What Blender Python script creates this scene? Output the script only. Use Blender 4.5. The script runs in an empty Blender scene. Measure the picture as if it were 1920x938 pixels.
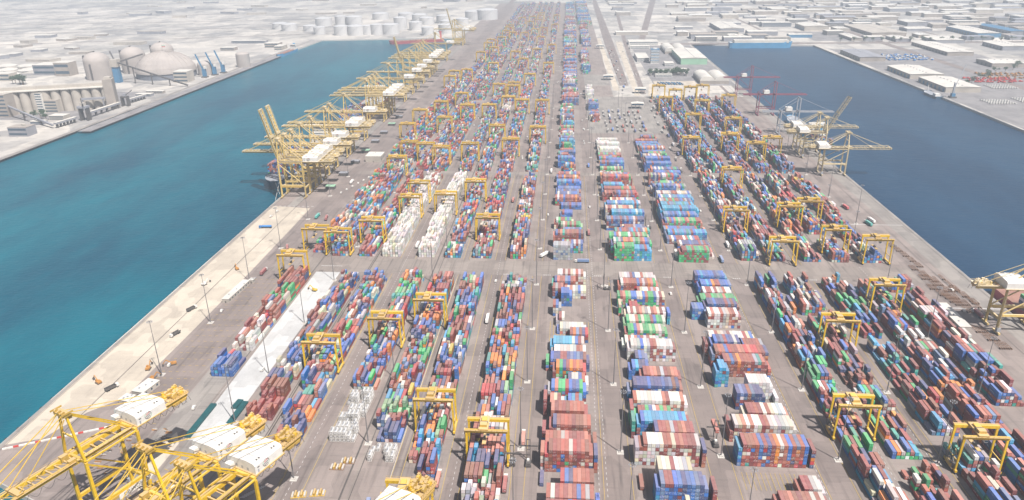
import bpy, math, random
import numpy as np
from mathutils import Matrix, Vector
S = bpy.context.scene
COL = S.collection
R = math.radians

# ---------------------------------------------------------------- camera
cd = bpy.data.cameras.new('camera')
cd.sensor_width = 36.0
cd.lens = 1364.0 / 1920 * 36
cd.clip_start = 1.0
cd.clip_end = 90000
cam = bpy.data.objects.new('camera', cd)
COL.objects.link(cam)
right = Vector((0.99731799, 0.07205961, -0.01281583))
down = Vector((0.01623785, -0.38858311, -0.92127059))
fwd = Vector((-0.07136641, 0.91859163, -0.38871102))
M = Matrix((right, -down, -fwd)).transposed().to_4x4()
M.translation = Vector((0, 0, 305))
cam.matrix_world = M
S.camera = cam

# ---------------------------------------------------------------- world, sun, exposure
SUN_EL, SUN_AZ = 57.0, 138.0            # azimuth clockwise from +Y: the sun stands to the right, behind the camera
W = bpy.data.worlds.new('World')
S.world = W
W.use_nodes = True
nt = W.node_tree
bg = nt.nodes['Background']
sky = nt.nodes.new('ShaderNodeTexSky')
sky.sky_type = 'NISHITA'
sky.sun_disc = False
sky.sun_elevation = R(SUN_EL)
sky.sun_rotation = R(SUN_AZ)
sky.dust_density = 4.0
sky.air_density = 1.0
nt.links.new(sky.outputs[0], bg.inputs[0])
bg.inputs[1].default_value = 0.055
sd = bpy.data.lights.new('sun', 'SUN')
sd.energy = 4.8
sd.angle = R(0.5)
sd.color = (1.0, 0.965, 0.935)
sun = bpy.data.objects.new('sun', sd)
COL.objects.link(sun)
e, a = R(SUN_EL), R(SUN_AZ)
d = Vector((math.sin(a) * math.cos(e), math.cos(a) * math.cos(e), math.sin(e)))
sun.rotation_euler = d.to_track_quat('Z', 'Y').to_euler()
sun.location = d * 900
S.view_settings.view_transform = 'Standard'
S.view_settings.look = 'None'
S.view_settings.gamma = 1.0
S.view_settings.exposure = 0.72
S.cycles.use_denoising = True
S.cycles.max_bounces = 5
S.cycles.volume_bounces = 0
S.cycles.transparent_max_bounces = 4
HAZE = 0.000155

# ---------------------------------------------------------------- materials
def newmat(name):
    m = bpy.data.materials.new(name)
    m.use_nodes = True
    return m, m.node_tree, m.node_tree.nodes['Principled BSDF']
def node(nt, t, **kw):
    n = nt.nodes.new(t)
    for k, v in kw.items():
        setattr(n, k, v)
    return n
def mathn(nt, op, a, b=None, c=None):
    n = nt.nodes.new('ShaderNodeMath')
    n.operation = op
    for i, x in enumerate((a, b, c)):
        if x is None: continue
        if isinstance(x, (int, float)): n.inputs[i].default_value = x
        else: nt.links.new(x, n.inputs[i])
    return n.outputs[0]
def mixc(nt, f, a, b, mode='MIX'):
    n = nt.nodes.new('ShaderNodeMix')
    n.data_type = 'RGBA'
    n.blend_type = mode
    if isinstance(f, (int, float)): n.inputs[0].default_value = f
    else: nt.links.new(f, n.inputs[0])
    for i, x in ((6, a), (7, b)):
        if isinstance(x, tuple): n.inputs[i].default_value = (*x[:3], 1)
        else: nt.links.new(x, n.inputs[i])
    return n.outputs[2]
def noise(nt, vec, scale, detail=4, rough=.55):
    n = nt.nodes.new('ShaderNodeTexNoise')
    n.inputs['Scale'].default_value = scale
    n.inputs['Detail'].default_value = detail
    n.inputs['Roughness'].default_value = rough
    if vec is not None: nt.links.new(vec, n.inputs['Vector'])
    return n.outputs[0]
def ramp(nt, f, lo, hi):
    n = nt.nodes.new('ShaderNodeMapRange')
    n.inputs[1].default_value = lo
    n.inputs[2].default_value = hi
    nt.links.new(f, n.inputs[0])
    return n.outputs[0]
def position(nt, scale=(1, 1, 1)):
    g = nt.nodes.new('ShaderNodeNewGeometry')
    mp = nt.nodes.new('ShaderNodeMapping')
    mp.inputs['Scale'].default_value = scale
    nt.links.new(g.outputs['Position'], mp.inputs['Vector'])
    return mp.outputs[0]
MATS = {}
def paint(name, c, rough=.6, var=.25, scale=.4, c2=None, metal=0.0):
    """weathered paint, render or concrete: a base colour mottled with a second one"""
    if name in MATS: return MATS[name]
    m, nt, b = newmat(name)
    tc = nt.nodes.new('ShaderNodeTexCoord')
    n1 = noise(nt, tc.outputs['Object'], scale, 5)
    f = ramp(nt, n1, .42, .68)
    c2 = c2 or tuple(x * (1 - var) for x in c)
    nt.links.new(mixc(nt, f, c, c2), b.inputs['Base Color'])
    b.inputs['Roughness'].default_value = rough
    b.inputs['Metallic'].default_value = metal
    MATS[name] = m
    return m
M_YEL = paint('crane yellow', (.80, .50, .03), .45, .3, .5, (.66, .40, .06))
M_YELTOP = paint('dusty yellow', (.72, .50, .22), .6, .3, .9, (.45, .30, .12))
M_STEEL = paint('dark steel', (.10, .09, .085), .5, .3, 1.0)
M_RUST = paint('rusty steel', (.22, .12, .07), .8, .4, 1.0)
M_WHITE = paint('white sheet metal', (.62, .595, .55), .5, .12, .25)
M_ROOFW = paint('pale roof', (.56, .53, .47), .6, .12, .03, (.46, .43, .39))
M_CREAM = paint('cream render', (.40, .36, .31), .8, .2, .05)
M_SAND = paint('sand render', (.31, .27, .235), .85, .2, .05)
M_GREYB = paint('grey render', (.25, .25, .27), .8, .2, .06)
M_BLUEB = paint('blue sheet metal', (.05, .17, .30), .5, .2, .1)
M_GREENP = paint('pale green sheet metal', (.26, .44, .30), .6, .12, .08)
M_GLASS = paint('window glass', (.05, .08, .11), .15, .2, .3)
M_RUBBER = paint('rubber', (.03, .03, .03), .8, .2, 1)
M_GREY = paint('light grey paint', (.30, .31, .33), .5, .2, .5)
M_MAG = paint('magenta red crane paint', (.22, .06, .09), .5, .25, .4)
M_POLE = paint('galvanised mast', (.16, .15, .15), .5, .2, .5)
M_CONC = paint('pale concrete', (.46, .43, .39), .9, .2, .8)
M_LAMP = paint('lamp glass', (.75, .75, .75), .3, .1, 1)
M_REDP = paint('red paint', (.50, .06, .05), .5, .25, .5)
M_ORANGE = paint('orange paint', (.42, .20, .05), .5, .25, .5)
M_BLUEP = paint('blue paint', (.04, .20, .50), .45, .25, .5)
M_HULLB = paint('blue hull paint', (.05, .28, .50), .5, .2, .05)
M_HULLR = paint('red hull paint', (.45, .07, .08), .55, .25, .05)
M_HULLD = paint('dark hull paint', (.02, .07, .12), .5, .2, .05)
M_DECK = paint('ship deck paint', (.30, .16, .12), .7, .3, .1)
M_DOME = paint('dusty dome concrete', (.36, .32, .29), .9, .2, .02, (.28, .25, .23))
M_DOMEB = paint('dark wall band', (.16, .17, .20), .8, .2, .05)
M_TRUNK = paint('bark', (.12, .08, .05), .9, .3, 1)
M_LEAF = paint('leaves', (.06, .10, .045), .8, .5, .4, (.03, .06, .03))
M_GREENROOF = paint('teal tarpaulin', (.008, .075, .08), .6, .3, .3)
M_TANK = paint('white tank shell', (.50, .49, .48), .35, .1, .5)
M_TANKEND = paint('dark tank end ring', (.20, .17, .17), .5, .3, 2)

def dusty_paint(name, c, dust, rough=.45, amount=.75):
    """machine paint with pale dust settled on whatever faces up"""
    m, nt, b = newmat(name)
    g = nt.nodes.new('ShaderNodeNewGeometry')
    sx = node(nt, 'ShaderNodeSeparateXYZ'); nt.links.new(g.outputs['Normal'], sx.inputs[0])
    tc = nt.nodes.new('ShaderNodeTexCoord')
    n1 = noise(nt, tc.outputs['Object'], .5, 5, .65)
    up = mathn(nt, 'MULTIPLY', ramp(nt, sx.outputs[2], .35, .8), mathn(nt, 'ADD', amount - .25, mathn(nt, 'MULTIPLY', n1, .5)))
    c1 = mixc(nt, ramp(nt, n1, .45, .72), c, tuple(x * .72 for x in c))
    oi_ = nt.nodes.new('ShaderNodeObjectInfo')
    hs_ = nt.nodes.new('ShaderNodeHueSaturation')
    nt.links.new(mathn(nt, 'ADD', .82, mathn(nt, 'MULTIPLY', oi_.outputs['Random'], .28)), hs_.inputs['Value'])
    rst = mathn(nt, 'MULTIPLY', ramp(nt, noise(nt, tc.outputs['Object'], 1.3, 6, .75), .60, .74), .55)
    cc_ = mixc(nt, rst, mixc(nt, up, c1, dust), (.17, .085, .03))
    nt.links.new(cc_, hs_.inputs['Color'])
    nt.links.new(hs_.outputs[0], b.inputs['Base Color'])
    b.inputs['Roughness'].default_value = rough
    return m
M_YEL = dusty_paint('dusty crane yellow', (.64, .40, .008), (.56, .39, .17), .45, .52)
M_YELTOP = dusty_paint('dusty ochre yellow', (.46, .29, .05), (.54, .39, .22), .6, .65)
M_HAZED = dusty_paint('hazed crane yellow', (.56, .40, .12), (.62, .50, .34), .5, .7)  # pale look of distant cranes in haze, painted into their yellow
M_PALEY = dusty_paint('pale cream crane paint', (.50, .40, .22), (.60, .52, .40), .5, .7)
def container_mat():
    m, nt, b = newmat('container paint')
    col = node(nt, 'ShaderNodeAttribute', attribute_name='paint')
    uv = node(nt, 'ShaderNodeAttribute', attribute_name='face_uv')     # x,y in 0..1 over the face, z = kind
    dim = node(nt, 'ShaderNodeAttribute', attribute_name='face_dim')   # face size in metres, z = random
    su = node(nt, 'ShaderNodeSeparateXYZ'); nt.links.new(uv.outputs['Vector'], su.inputs[0])
    sdm = node(nt, 'ShaderNodeSeparateXYZ'); nt.links.new(dim.outputs['Vector'], sdm.inputs[0])
    u, v, k = su.outputs; du, dv, rnd = sdm.outputs
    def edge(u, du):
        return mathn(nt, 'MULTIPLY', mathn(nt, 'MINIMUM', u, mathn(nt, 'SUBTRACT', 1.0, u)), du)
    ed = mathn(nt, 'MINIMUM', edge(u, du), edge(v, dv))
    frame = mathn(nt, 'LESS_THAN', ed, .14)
    is_top = mathn(nt, 'LESS_THAN', k, .5)
    is_end = mathn(nt, 'GREATER_THAN', k, 1.5)
    is_side = mathn(nt, 'SUBTRACT', mathn(nt, 'SUBTRACT', 1.0, is_top), is_end)
    pos = position(nt)
    dust = ramp(nt, noise(nt, pos, .35, 5, .65), .30, .75)
    c = col.outputs['Color']
    # paler roofs: sun glare painted into the colour, with patchy dust
    roofmix = mathn(nt, 'MULTIPLY', is_top, mathn(nt, 'ADD', .16, mathn(nt, 'MULTIPLY', dust, .16)))
    c = mixc(nt, roofmix, c, (.60, .46, .41))
    # rust and grime patches
    grime = mathn(nt, 'MULTIPLY', ramp(nt, noise(nt, pos, 1.1, 5, .7), .56, .74), .32)
    c = mixc(nt, grime, c, (.16, .09, .065))
    # shade along the box edges, painted as a dark rim on the frame rails
    edge_shade = mathn(nt, 'MULTIPLY', frame, mathn(nt, 'SUBTRACT', .45, mathn(nt, 'MULTIPLY', is_top, .27)))
    c = mixc(nt, edge_shade, c, (.05, .035, .035))
    # door ends: lock rods and white lettering plates
    rods = mathn(nt, 'LESS_THAN', mathn(nt, 'ABSOLUTE', mathn(nt, 'SUBTRACT', mathn(nt, 'FRACT', mathn(nt, 'MULTIPLY', u, 4.0)), .5)), .11)
    rods = mathn(nt, 'MULTIPLY', mathn(nt, 'MULTIPLY', rods, is_end), mathn(nt, 'SUBTRACT', 1.0, frame))
    c = mixc(nt, mathn(nt, 'MULTIPLY', rods, .30), c, (.55, .50, .48))
    cu = node(nt, 'ShaderNodeCombineXYZ')
    nt.links.new(mathn(nt, 'MULTIPLY', u, du), cu.inputs[0])
    nt.links.new(mathn(nt, 'MULTIPLY', v, dv), cu.inputs[1])
    nt.links.new(mathn(nt, 'MULTIPLY', rnd, 93.0), cu.inputs[2])
    spots = mathn(nt, 'GREATER_THAN', noise(nt, cu.outputs[0], 2.2, 1), .60)
    plate = mathn(nt, 'MULTIPLY', mathn(nt, 'MULTIPLY', is_end, spots), mathn(nt, 'GREATER_THAN', v, .35))
    plate = mathn(nt, 'MULTIPLY', plate, mathn(nt, 'GREATER_THAN', mathn(nt, 'FRACT', mathn(nt, 'MULTIPLY', rnd, 7.3)), .45))
    c = mixc(nt, mathn(nt, 'MULTIPLY', plate, .55), c, (.75, .75, .75))
    txt = mathn(nt, 'GREATER_THAN', noise(nt, cu.outputs[0], 1.5, 2, .8), .53)
    zone = mathn(nt, 'MULTIPLY', mathn(nt, 'LESS_THAN', mathn(nt, 'ABSOLUTE', mathn(nt, 'SUBTRACT', u, .34)), .24), mathn(nt, 'LESS_THAN', mathn(nt, 'ABSOLUTE', mathn(nt, 'SUBTRACT', v, .58)), .17))
    txt = mathn(nt, 'MULTIPLY', mathn(nt, 'MULTIPLY', txt, zone), mathn(nt, 'MULTIPLY', is_side, mathn(nt, 'GREATER_THAN', mathn(nt, 'FRACT', mathn(nt, 'MULTIPLY', rnd, 13.7)), .5)))
    c = mixc(nt, mathn(nt, 'MULTIPLY', txt, .6), c, (.66, .66, .64))
    # corrugated walls
    wv = mathn(nt, 'SINE', mathn(nt, 'MULTIPLY', mathn(nt, 'MULTIPLY', u, du), 22.0))
    wv = mathn(nt, 'MULTIPLY', wv, is_side)
    bmp = node(nt, 'ShaderNodeBump'); bmp.inputs['Strength'].default_value = .35; bmp.inputs['Distance'].default_value = .04
    nt.links.new(wv, bmp.inputs['Height'])
    nt.links.new(bmp.outputs[0], b.inputs['Normal'])
    nt.links.new(c, b.inputs['Base Color'])
    b.inputs['Roughness'].default_value = .5
    return m
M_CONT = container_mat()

def ground_mat():
    m, nt, b = newmat('desert and district ground')
    p = position(nt)
    n1 = ramp(nt, noise(nt, p, .0022, 8, .62), .38, .62)
    n2 = ramp(nt, noise(nt, p, .013, 6, .6), .40, .65)
    n3 = ramp(nt, noise(nt, p, .06, 4, .6), .35, .7)
    c = mixc(nt, n1, (.50, .455, .40), (.20, .19, .18))
    c = mixc(nt, mathn(nt, 'MULTIPLY', n2, .55), c, (.56, .52, .46))
    c = mixc(nt, mathn(nt, 'MULTIPLY', n3, .45), c, (.14, .13, .12))
    for sc_, k_, off in ((.0085, .34, 0), (.022, .26, 40)):      # plots and yards
        vo = nt.nodes.new('ShaderNodeTexVoronoi'); vo.distance = 'CHEBYCHEV'; vo.inputs['Scale'].default_value = sc_
        nt.links.new(position(nt, (1, .75, 1)), vo.inputs['Vector'])
        sc2 = node(nt, 'ShaderNodeSeparateXYZ'); nt.links.new(vo.outputs['Color'], sc2.inputs[0])
        c = mixc(nt, mathn(nt, 'MULTIPLY', mathn(nt, 'GREATER_THAN', sc2.outputs[0], .62), k_), c, (.13, .13, .14))
        c = mixc(nt, mathn(nt, 'MULTIPLY', mathn(nt, 'GREATER_THAN', sc2.outputs[1], .72), k_), c, (.62, .57, .50))
    n6 = ramp(nt, noise(nt, p, .020, 7, .72), .58, .66)
    c = mixc(nt, mathn(nt, 'MULTIPLY', n6, .45), c, (.09, .10, .085))
    nt.links.new(c, b.inputs['Base Color'])
    b.inputs['Roughness'].default_value = .95
    return m
def paving_mat(name, c1, c2, stain=.5, along=(.9, .05, 1), dark=(.045, .038, .036)):
    m, nt, b = newmat(name)
    p = position(nt)
    ps = position(nt, along)
    n1 = ramp(nt, noise(nt, p, .035, 7, .6), .35, .65)
    n2 = ramp(nt, noise(nt, ps, .35, 5, .6), .52, .72)
    n3 = ramp(nt, noise(nt, p, .55, 5, .7), .35, .75)
    n4 = ramp(nt, noise(nt, p, .11, 5, .7), .60, .72)
    c = mixc(nt, n1, c1, c2)
    c = mixc(nt, mathn(nt, 'MULTIPLY', n2, stain), c, dark)
    c = mixc(nt, mathn(nt, 'MULTIPLY', n3, .18), c, tuple(x * .6 for x in c2))
    c = mixc(nt, mathn(nt, 'MULTIPLY', n4, stain * .5), c, dark)
    # tyre marks across the lanes and patched slabs
    n5 = ramp(nt, noise(nt, position(nt, (.035, .55, 1)), .8, 4, .6), .55, .72)
    c = mixc(nt, mathn(nt, 'MULTIPLY', n5, stain * .55), c, dark)
    vo = nt.nodes.new('ShaderNodeTexVoronoi'); vo.distance = 'CHEBYCHEV'; vo.inputs['Scale'].default_value = .07
    nt.links.new(position(nt, (1, .6, 1)), vo.inputs['Vector'])
    sc = node(nt, 'ShaderNodeSeparateXYZ'); nt.links.new(vo.outputs['Color'], sc.inputs[0])
    c = mixc(nt, mathn(nt, 'MULTIPLY', mathn(nt, 'GREATER_THAN', sc.outputs[0], .6), .16), c, tuple(min(1, x * 1.7) for x in c1))
    nt.links.new(c, b.inputs['Base Color'])
    b.inputs['Roughness'].default_value = .88
    return m
M_GROUND = ground_mat()
M_YARD = paving_mat('concrete yard paving', (.235, .193, .172), (.182, .149, .134), .5)
M_ASPH = paving_mat('worn asphalt', (.200, .162, .145), (.155, .126, .114), .55)
M_LIGHTC = paving_mat('pale quay concrete', (.25, .225, .20), (.19, .17, .155), .5)
M_SANDG = paving_mat('bare quay sand', (.46, .40, .32), (.37, .32, .26), .35, (.5, .12, 1), (.20, .17, .14))
M_GRAVEL = paving_mat('pale gravel bed', (.46, .455, .44), (.37, .365, .355), .35, (.5, .2, 1), (.22, .21, .20))
M_TRACK = paving_mat('crane runway concrete', (.23, .195, .17), (.18, .15, .133), .6, (1.2, .03, 1))
M_DISTRICT = paving_mat('grey district yard', (.22, .205, .20), (.16, .15, .15), .3)
def flat(name, c, rough=.8, wear=.45):
    m, nt, b = newmat(name)
    p = position(nt)
    f = mathn(nt, 'MULTIPLY', ramp(nt, noise(nt, p, .6, 4, .7), .45, .7), wear)
    nt.links.new(mixc(nt, f, c, (.25, .22, .20)), b.inputs['Base Color'])
    b.inputs['Roughness'].default_value = rough
    return m
M_LINEY = flat('worn yellow line paint', (.42, .29, .05))
M_LINEW = flat('worn white line paint', (.55, .54, .52))
M_CRACK = flat('dark cable slot', (.07, .06, .055), .9, .2)
def water_mat(name, c1, c2, k=1.0):
    m, nt, b = newmat(name)
    p = position(nt)
    n1 = ramp(nt, noise(nt, position(nt, (1, .35, 1)), .006, 8, .68), .38, .62)
    nt.links.new(mixc(nt, n1, c1, c2), b.inputs['Base Color'])
    b.inputs['Roughness'].default_value = .30
    b.inputs['IOR'].default_value = 1.33
    b.inputs['Specular IOR Level'].default_value = .3
    bm = node(nt, 'ShaderNodeBump'); bm.inputs['Strength'].default_value = .55; bm.inputs['Distance'].default_value = 1.1
    ww = mathn(nt, 'ADD', noise(nt, position(nt, (.5, 1.1, 1)), .22, 5, .6), mathn(nt, 'MULTIPLY', noise(nt, p, .03, 4, .6), 2.0))
    nt.links.new(ww, bm.inputs['Height'])
    nt.links.new(bm.outputs[0], b.inputs['Normal'])
    return m
M_WATL = water_mat('teal harbour water', (.000, .104, .142), (.000, .054, .090))
M_WATR = water_mat('blue basin water', (.010, .044, .090), (.004, .026, .062))

# ---------------------------------------------------------------- mesh helpers
class MB:
    def __init__(s): s.v = []; s.f = []; s.m = []; s.mats = []
    def mi(s, mat):
        if mat not in s.mats: s.mats.append(mat)
        return s.mats.index(mat)
    def add(s, vs, fs, mat):
        o = len(s.v); k = s.mi(mat)
        s.v += [tuple(p) for p in vs]
        for f in fs: s.f.append(tuple(i + o for i in f)); s.m.append(k)
        return s
    def box(s, x0, y0, z0, x1, y1, z1, mat):
        vs = [(x0, y0, z0), (x1, y0, z0), (x1, y1, z0), (x0, y1, z0), (x0, y0, z1), (x1, y0, z1), (x1, y1, z1), (x0, y1, z1)]
        return s.add(vs, [(3, 2, 1, 0), (4, 5, 6, 7), (0, 1, 5, 4), (1, 2, 6, 5), (2, 3, 7, 6), (3, 0, 4, 7)], mat)
    def beam(s, p, q, w, h, mat, w2=None, h2=None):
        p = Vector(p); q = Vector(q); d = (q - p).normalized()
        up = Vector((0, 0, 1)) if abs(d.z) < .97 else Vector((0, 1, 0))
        sx = d.cross(up).normalized(); uz = sx.cross(d)
        vs = []
        for c, a_, b_ in ((p, w, h), (q, w2 or w, h2 or h)):
            for i, j in ((-1, -1), (1, -1), (1, 1), (-1, 1)):
                vs.append(c + sx * (i * a_ / 2) + uz * (j * b_ / 2))
        return s.add(vs, [(0, 3, 2, 1), (4, 5, 6, 7), (0, 1, 5, 4), (1, 2, 6, 5), (2, 3, 7, 6), (3, 0, 4, 7)], mat)
    def cyl(s, p, q, r0, r1, n, mat, caps=True):
        p = Vector(p); q = Vector(q); d = (q - p).normalized()
        up = Vector((0, 0, 1)) if abs(d.z) < .9 else Vector((1, 0, 0))
        sx = d.cross(up).normalized(); uy = d.cross(sx)
        vs = []
        for c, r in ((p, r0), (q, r1)):
            for i in range(n):
                t = 2 * math.pi * i / n
                vs.append(c + sx * (r * math.cos(t)) + uy * (r * math.sin(t)))
        fs = [(i, (i + 1) % n, n + (i + 1) % n, n + i) for i in range(n)]
        if caps: fs += [tuple(range(n))[::-1], tuple(range(n, 2 * n))]
        return s.add(vs, fs, mat)
    def lathe(s, cx, cy, prof, n, mat, y_scale=1):
        vs = []; fs = []
        for r, z in prof:
            for i in range(n):
                t = 2 * math.pi * i / n
                vs.append((cx + r * math.cos(t), cy + r * math.sin(t) * y_scale, z))
        for j in range(len(prof) - 1):
            for i in range(n):
                fs.append((j * n + i, j * n + (i + 1) % n, (j + 1) * n + (i + 1) % n, (j + 1) * n + i))
        fs.append(tuple(range((len(prof) - 1) * n, len(prof) * n)))
        return s.add(vs, fs, mat)
    def prism(s, pts, z0, z1, mat, side=None):
        n = len(pts)
        s.add([(x, y, z1) for x, y in pts], [tuple(range(n))], mat)
        return s.add([(x, y, z0) for x, y in pts] + [(x, y, z1) for x, y in pts], [(i, (i + 1) % n, n + (i + 1) % n, n + i) for i in range(n)], side or mat)
    def mesh(s, name):
        me = bpy.data.meshes.new(name)
        me.from_pydata(s.v, [], s.f)
        for m in s.mats: me.materials.append(m)
        me.polygons.foreach_set('material_index', s.m)
        me.update()
        return me
    def build(s, name, parent=None, loc=None):
        o = bpy.data.objects.new(name, s.mesh(name))
        COL.objects.link(o)
        if parent: o.parent = parent
        if loc: o.location = loc
        return o
def tag(o, label, cat, group=None):
    o['label'] = label; o['category'] = cat
    if group: o['group'] = group
    return o
def structure(o): o['kind'] = 'structure'; return o
def thing(name, label, cat, loc=(0, 0, 0), rz=0, group=None):
    o = bpy.data.objects.new(name, None)
    o.empty_display_size = 2
    COL.objects.link(o)
    o.location = loc; o.rotation_euler = (0, 0, rz)
    return tag(o, label, cat, group)
def copy_tree(o, parent=None):
    c = o.copy(); COL.objects.link(c)
    if parent: c.parent = parent
    for ch in list(o.children): copy_tree(ch, c)
    return c
def place(proto, used, loc, rz, label, group=None):
    """first use moves the prototype itself, later uses copy it with its parts"""
    o = proto if not used else copy_tree(proto)
    used.append(1)
    o.location = loc; o.rotation_euler = (0, 0, rz); o['label'] = label
    if group: o['group'] = group
    return o
_O = 'zeroth first second third fourth fifth sixth seventh eighth ninth tenth eleventh twelfth thirteenth fourteenth fifteenth sixteenth seventeenth eighteenth nineteenth'.split()
_T = {2: 'twent', 3: 'thirt', 4: 'fort', 5: 'fift', 6: 'sixt', 7: 'sevent', 8: 'eight', 9: 'ninet'}
def ordw(n):
    if n < 20: return _O[n]
    if n >= 100: return 'hundred-and-' + ordw(n - 100) if n > 100 else 'hundredth'
    t, u = divmod(n, 10)
    return _T[t] + ('ieth' if u == 0 else 'y-' + _O[u])

# ---------------------------------------------------------------- ground, quays, water
NV, VV = (.397, .918), (.918, -.397)                # landward and along directions of the head quay
def head(n, s): return (n * NV[0] + s * VV[0], n * NV[1] + s * VV[1])
c0 = head(170.5, -480); 
# corner of the side quay (x = -375) and the head quay line (n = 170.5)
cy = (170.5 + 375 * .397) / .918
hr = head(170.5, 240)
FAR = 30000
land = MB()
def slab(pts): land.prism(pts, -6, 0, M_GROUND, M_CONC)
slab([(-375, cy), hr, (393, hr[1]), (393, 2430), (-375, 2640)])
slab([(-375, 2640), (393, 2430), (393, FAR), (-375, FAR)])
slab([(-FAR, FAR), (-FAR, -2000), (-900, -2000), (-900, 1000), (-860, 2588), (-375, 2640), (-375, FAR)])
slab([(393, FAR), (393, 2430), (765, 2400), (778, 1270), (800, -2000), (FAR, -2000), (FAR, FAR)])
structure(land.build('ground'))
structure(MB().add([(-1000, -2000, -4), (8, -2000, -4), (8, 2700, -4), (-1000, 2700, -4)], [(0, 1, 2, 3)], M_WATL).build('harbour_water'))
structure(MB().add([(8, -2000, -4.0), (1000, -2000, -4.0), (1000, 2500, -4.0), (8, 2500, -4.0)], [(0, 1, 2, 3)], M_WATR).build('basin_water'))
def sheet(name, rects, mat, z):
    b = MB()
    for r in rects:
        if len(r) == 4 and not isinstance(r[0], tuple):
            x0, y0, x1, y1 = r
            r = [(x0, y0), (x1, y0), (x1, y1), (x0, y1)]
        b.add([(x, y, z) for x, y in r], [tuple(range(len(r)))], mat)
    return structure(b.build(name))
sheet('yard_pavement', [[(-374, cy + .4), (hr[0], hr[1] + .5), (392, hr[1] + .5), (392, 1570), (100, 1570), (100, 2600), (100, 4200), (-374, 4200)]], M_YARD, .02)
sheet('district_pavement', [(782, 1000, 1150, 2300), (200, 1700, 385, 2400), (1250, 1500, 1500, 2200), (800, 2500, 1000, 2750), (-885, 1240, -800 - 60, 2300), (-1250, 1330, -930, 1620)], M_DISTRICT, .02)
Z1 = .05
# truck roads between the container blocks, and the cross roads
roads = [(-171, 300, -157, 2200), (-104.5, 300, -98, 2200), (-71, 290, -59, 2600), (-31, 290, -14, 2600),
         (25, 290, 46, 2400), (92, 290, 110, 1300), (158, 290, 179, 1500), (234, 290, 243, 1560), (296, 290, 302, 1560), (-315, 330, -276, 4000), (345, 600, 352, 1700)]
sheet('truck_roads', roads, M_ASPH, Z1)
sheet('truck_park', [(40, 1245, 176, 1569), (41, 1700, 99, 1850)], M_LIGHTC, .07)
sheet('sand_verge', [[(104, 1640), (118, 1640), (112, 2600), (100, 2600)], [(146, 1580), (158, 1580), (178, 2500), (158, 2500)], [(174, 1580), (200, 1580), (198, 1720), (190, 1720)], (203, 1700, 300, 1760)], M_SANDG, .07)
sheet('cross_roads', [(-300, 656, 345, 692), (-300, 993, 340, 1010), (-290, 1455, 20, 1475), (-290, 1900, 20, 1925), (-290, 2350, 20, 2380)], M_TRACK, .09)
sheet('highway', [[(122, 1700), (142, 1700), (150, 2500), (160, 4600), (135, 4600), (120, 2500)], [(160, 1600), (172, 1600), (195, 2500), (235, 3600), (222, 3600), (182, 2500)],
                  [(-330, 3000), (-310, 3000), (-300, 4700), (-330, 4700)], [(980, 1000), (1000, 1000), (1010, 3600), (980, 3600)], [(230, 2480), (250, 2480), (600, 5200), (560, 5200)]] + [(xx, 2480, xx + 12, 6500) for xx in (700, 1240, 1700, 2200, 2750)] + [[(-2600, 2300 + k * 420), (-900, 2780 + k * 300), (-900, 2792 + k * 300), (-2600, 2314 + k * 420)] for k in range(7)], M_ASPH, .12)
sheet('district_cross_streets', [[(300, 2420), (1500, 2440), (1500, 2475), (300, 2455)]] + [(300, yy, 4200, yy + 12) for yy in (2755, 3070, 3480, 3960, 4500, 5100)], M_ASPH, .16)
sheet('quay_sand', [[(-371, 372), (-350, 380), (-338, 410), (-321, 430), (-319, 520), (-318, 620), (-320, 845), (-371, 852)], [(-256, 330), (-268, 372), (-262, 392), (-254, 380)]], M_SANDG, Z1)
sheet('pale_apron', [(-275.5, 398.5, -254.9, 652), [(-298, 352), (-262, 340), (-226, 382), (-226, 398), (-276, 398), (-296, 420)], (-224, 330, -200, 404)], M_LIGHTC, .035)
sheet('gravel_bed', [[(-253, 384), (-229, 384), (-225.5, 560), (-226, 671), (-251, 671), (-252, 560)]], M_GRAVEL, Z1)
sheet('quay_edge', [(-374, cy + 2, -371.5, 2600), (389, 320, 392.5, 2400), (-898, 1000, -888, 2560)], M_LIGHTC, .09)
sheet('quay_apron', [(-352, 852, -340, 2500), (372, 320, 388.8, 1700)], M_LIGHTC, Z1)
track = []
for x in (-279, -253.5, -251.5, -224.8, -222.8, -198.2, -197, -170, -156.6, -131.6, -127, -101.5, -97.5, -72, -58.5, -34, 179, 205, 208, 233, 243, 268, 270.5, 295, 302.5, 328):
    track.append((x - .9, 292, x + .9, 1565 if x > 0 else 3300))
sheet('crane_runways', track, M_TRACK, .11)
lines = []
for x in (-172, -156, -105, -99, -71.5, -61, -30.5, -22, 26.5, 44, 93, 108, 160, 177, 235.5, 241):
    lines.append((x - .14, 292, x + .14, 655)); lines.append((x - .14, 693, x + .14, 992))
for y in range(300, 650, 9): lines.append((-172.9, y, -172.6, y + 5))
for j in range(18):          # lane grid on the truck marshalling strip behind the quay
    for i in range(26):
        x, y = -312 + i * 0 + (j % 6) * 5.6, 400 + i * 9.4
        if j < 6: lines.append((x, y, x + 2.6, y + .35))
for k in range(9):
    for s in range(0, 34):
        if (k + s) % 3: 
            p = head(184 + k * 5.2, -385 + s * 7); q = head(184 + k * 5.2, -385 + s * 7 + 4.2)
            lines.append([p, q, (q[0] + .15, q[1] + .35), (p[0] + .15, p[1] + .35)])
lines += [(-11 + i * 3, y, -10.7 + i * 3, y + 34) for i in range(12) for y in (300, 528)]
lines += [(112 + i * 2.9, 356, 112.25 + i * 2.9, 372) for i in range(15)]
sheet('yellow_road_markings', lines, M_LINEY, .16)
wl = []
for x in (-165, -66, 23.6, 158.8, 203.9, 296.8, 233.8, 28.5):
    wl += [(x - .12, y, x + .12, y + 2.2) for y in range(295, 990, 5)]
wl += [(-105.5 + 0, 300, -105.3, 650)]
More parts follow.
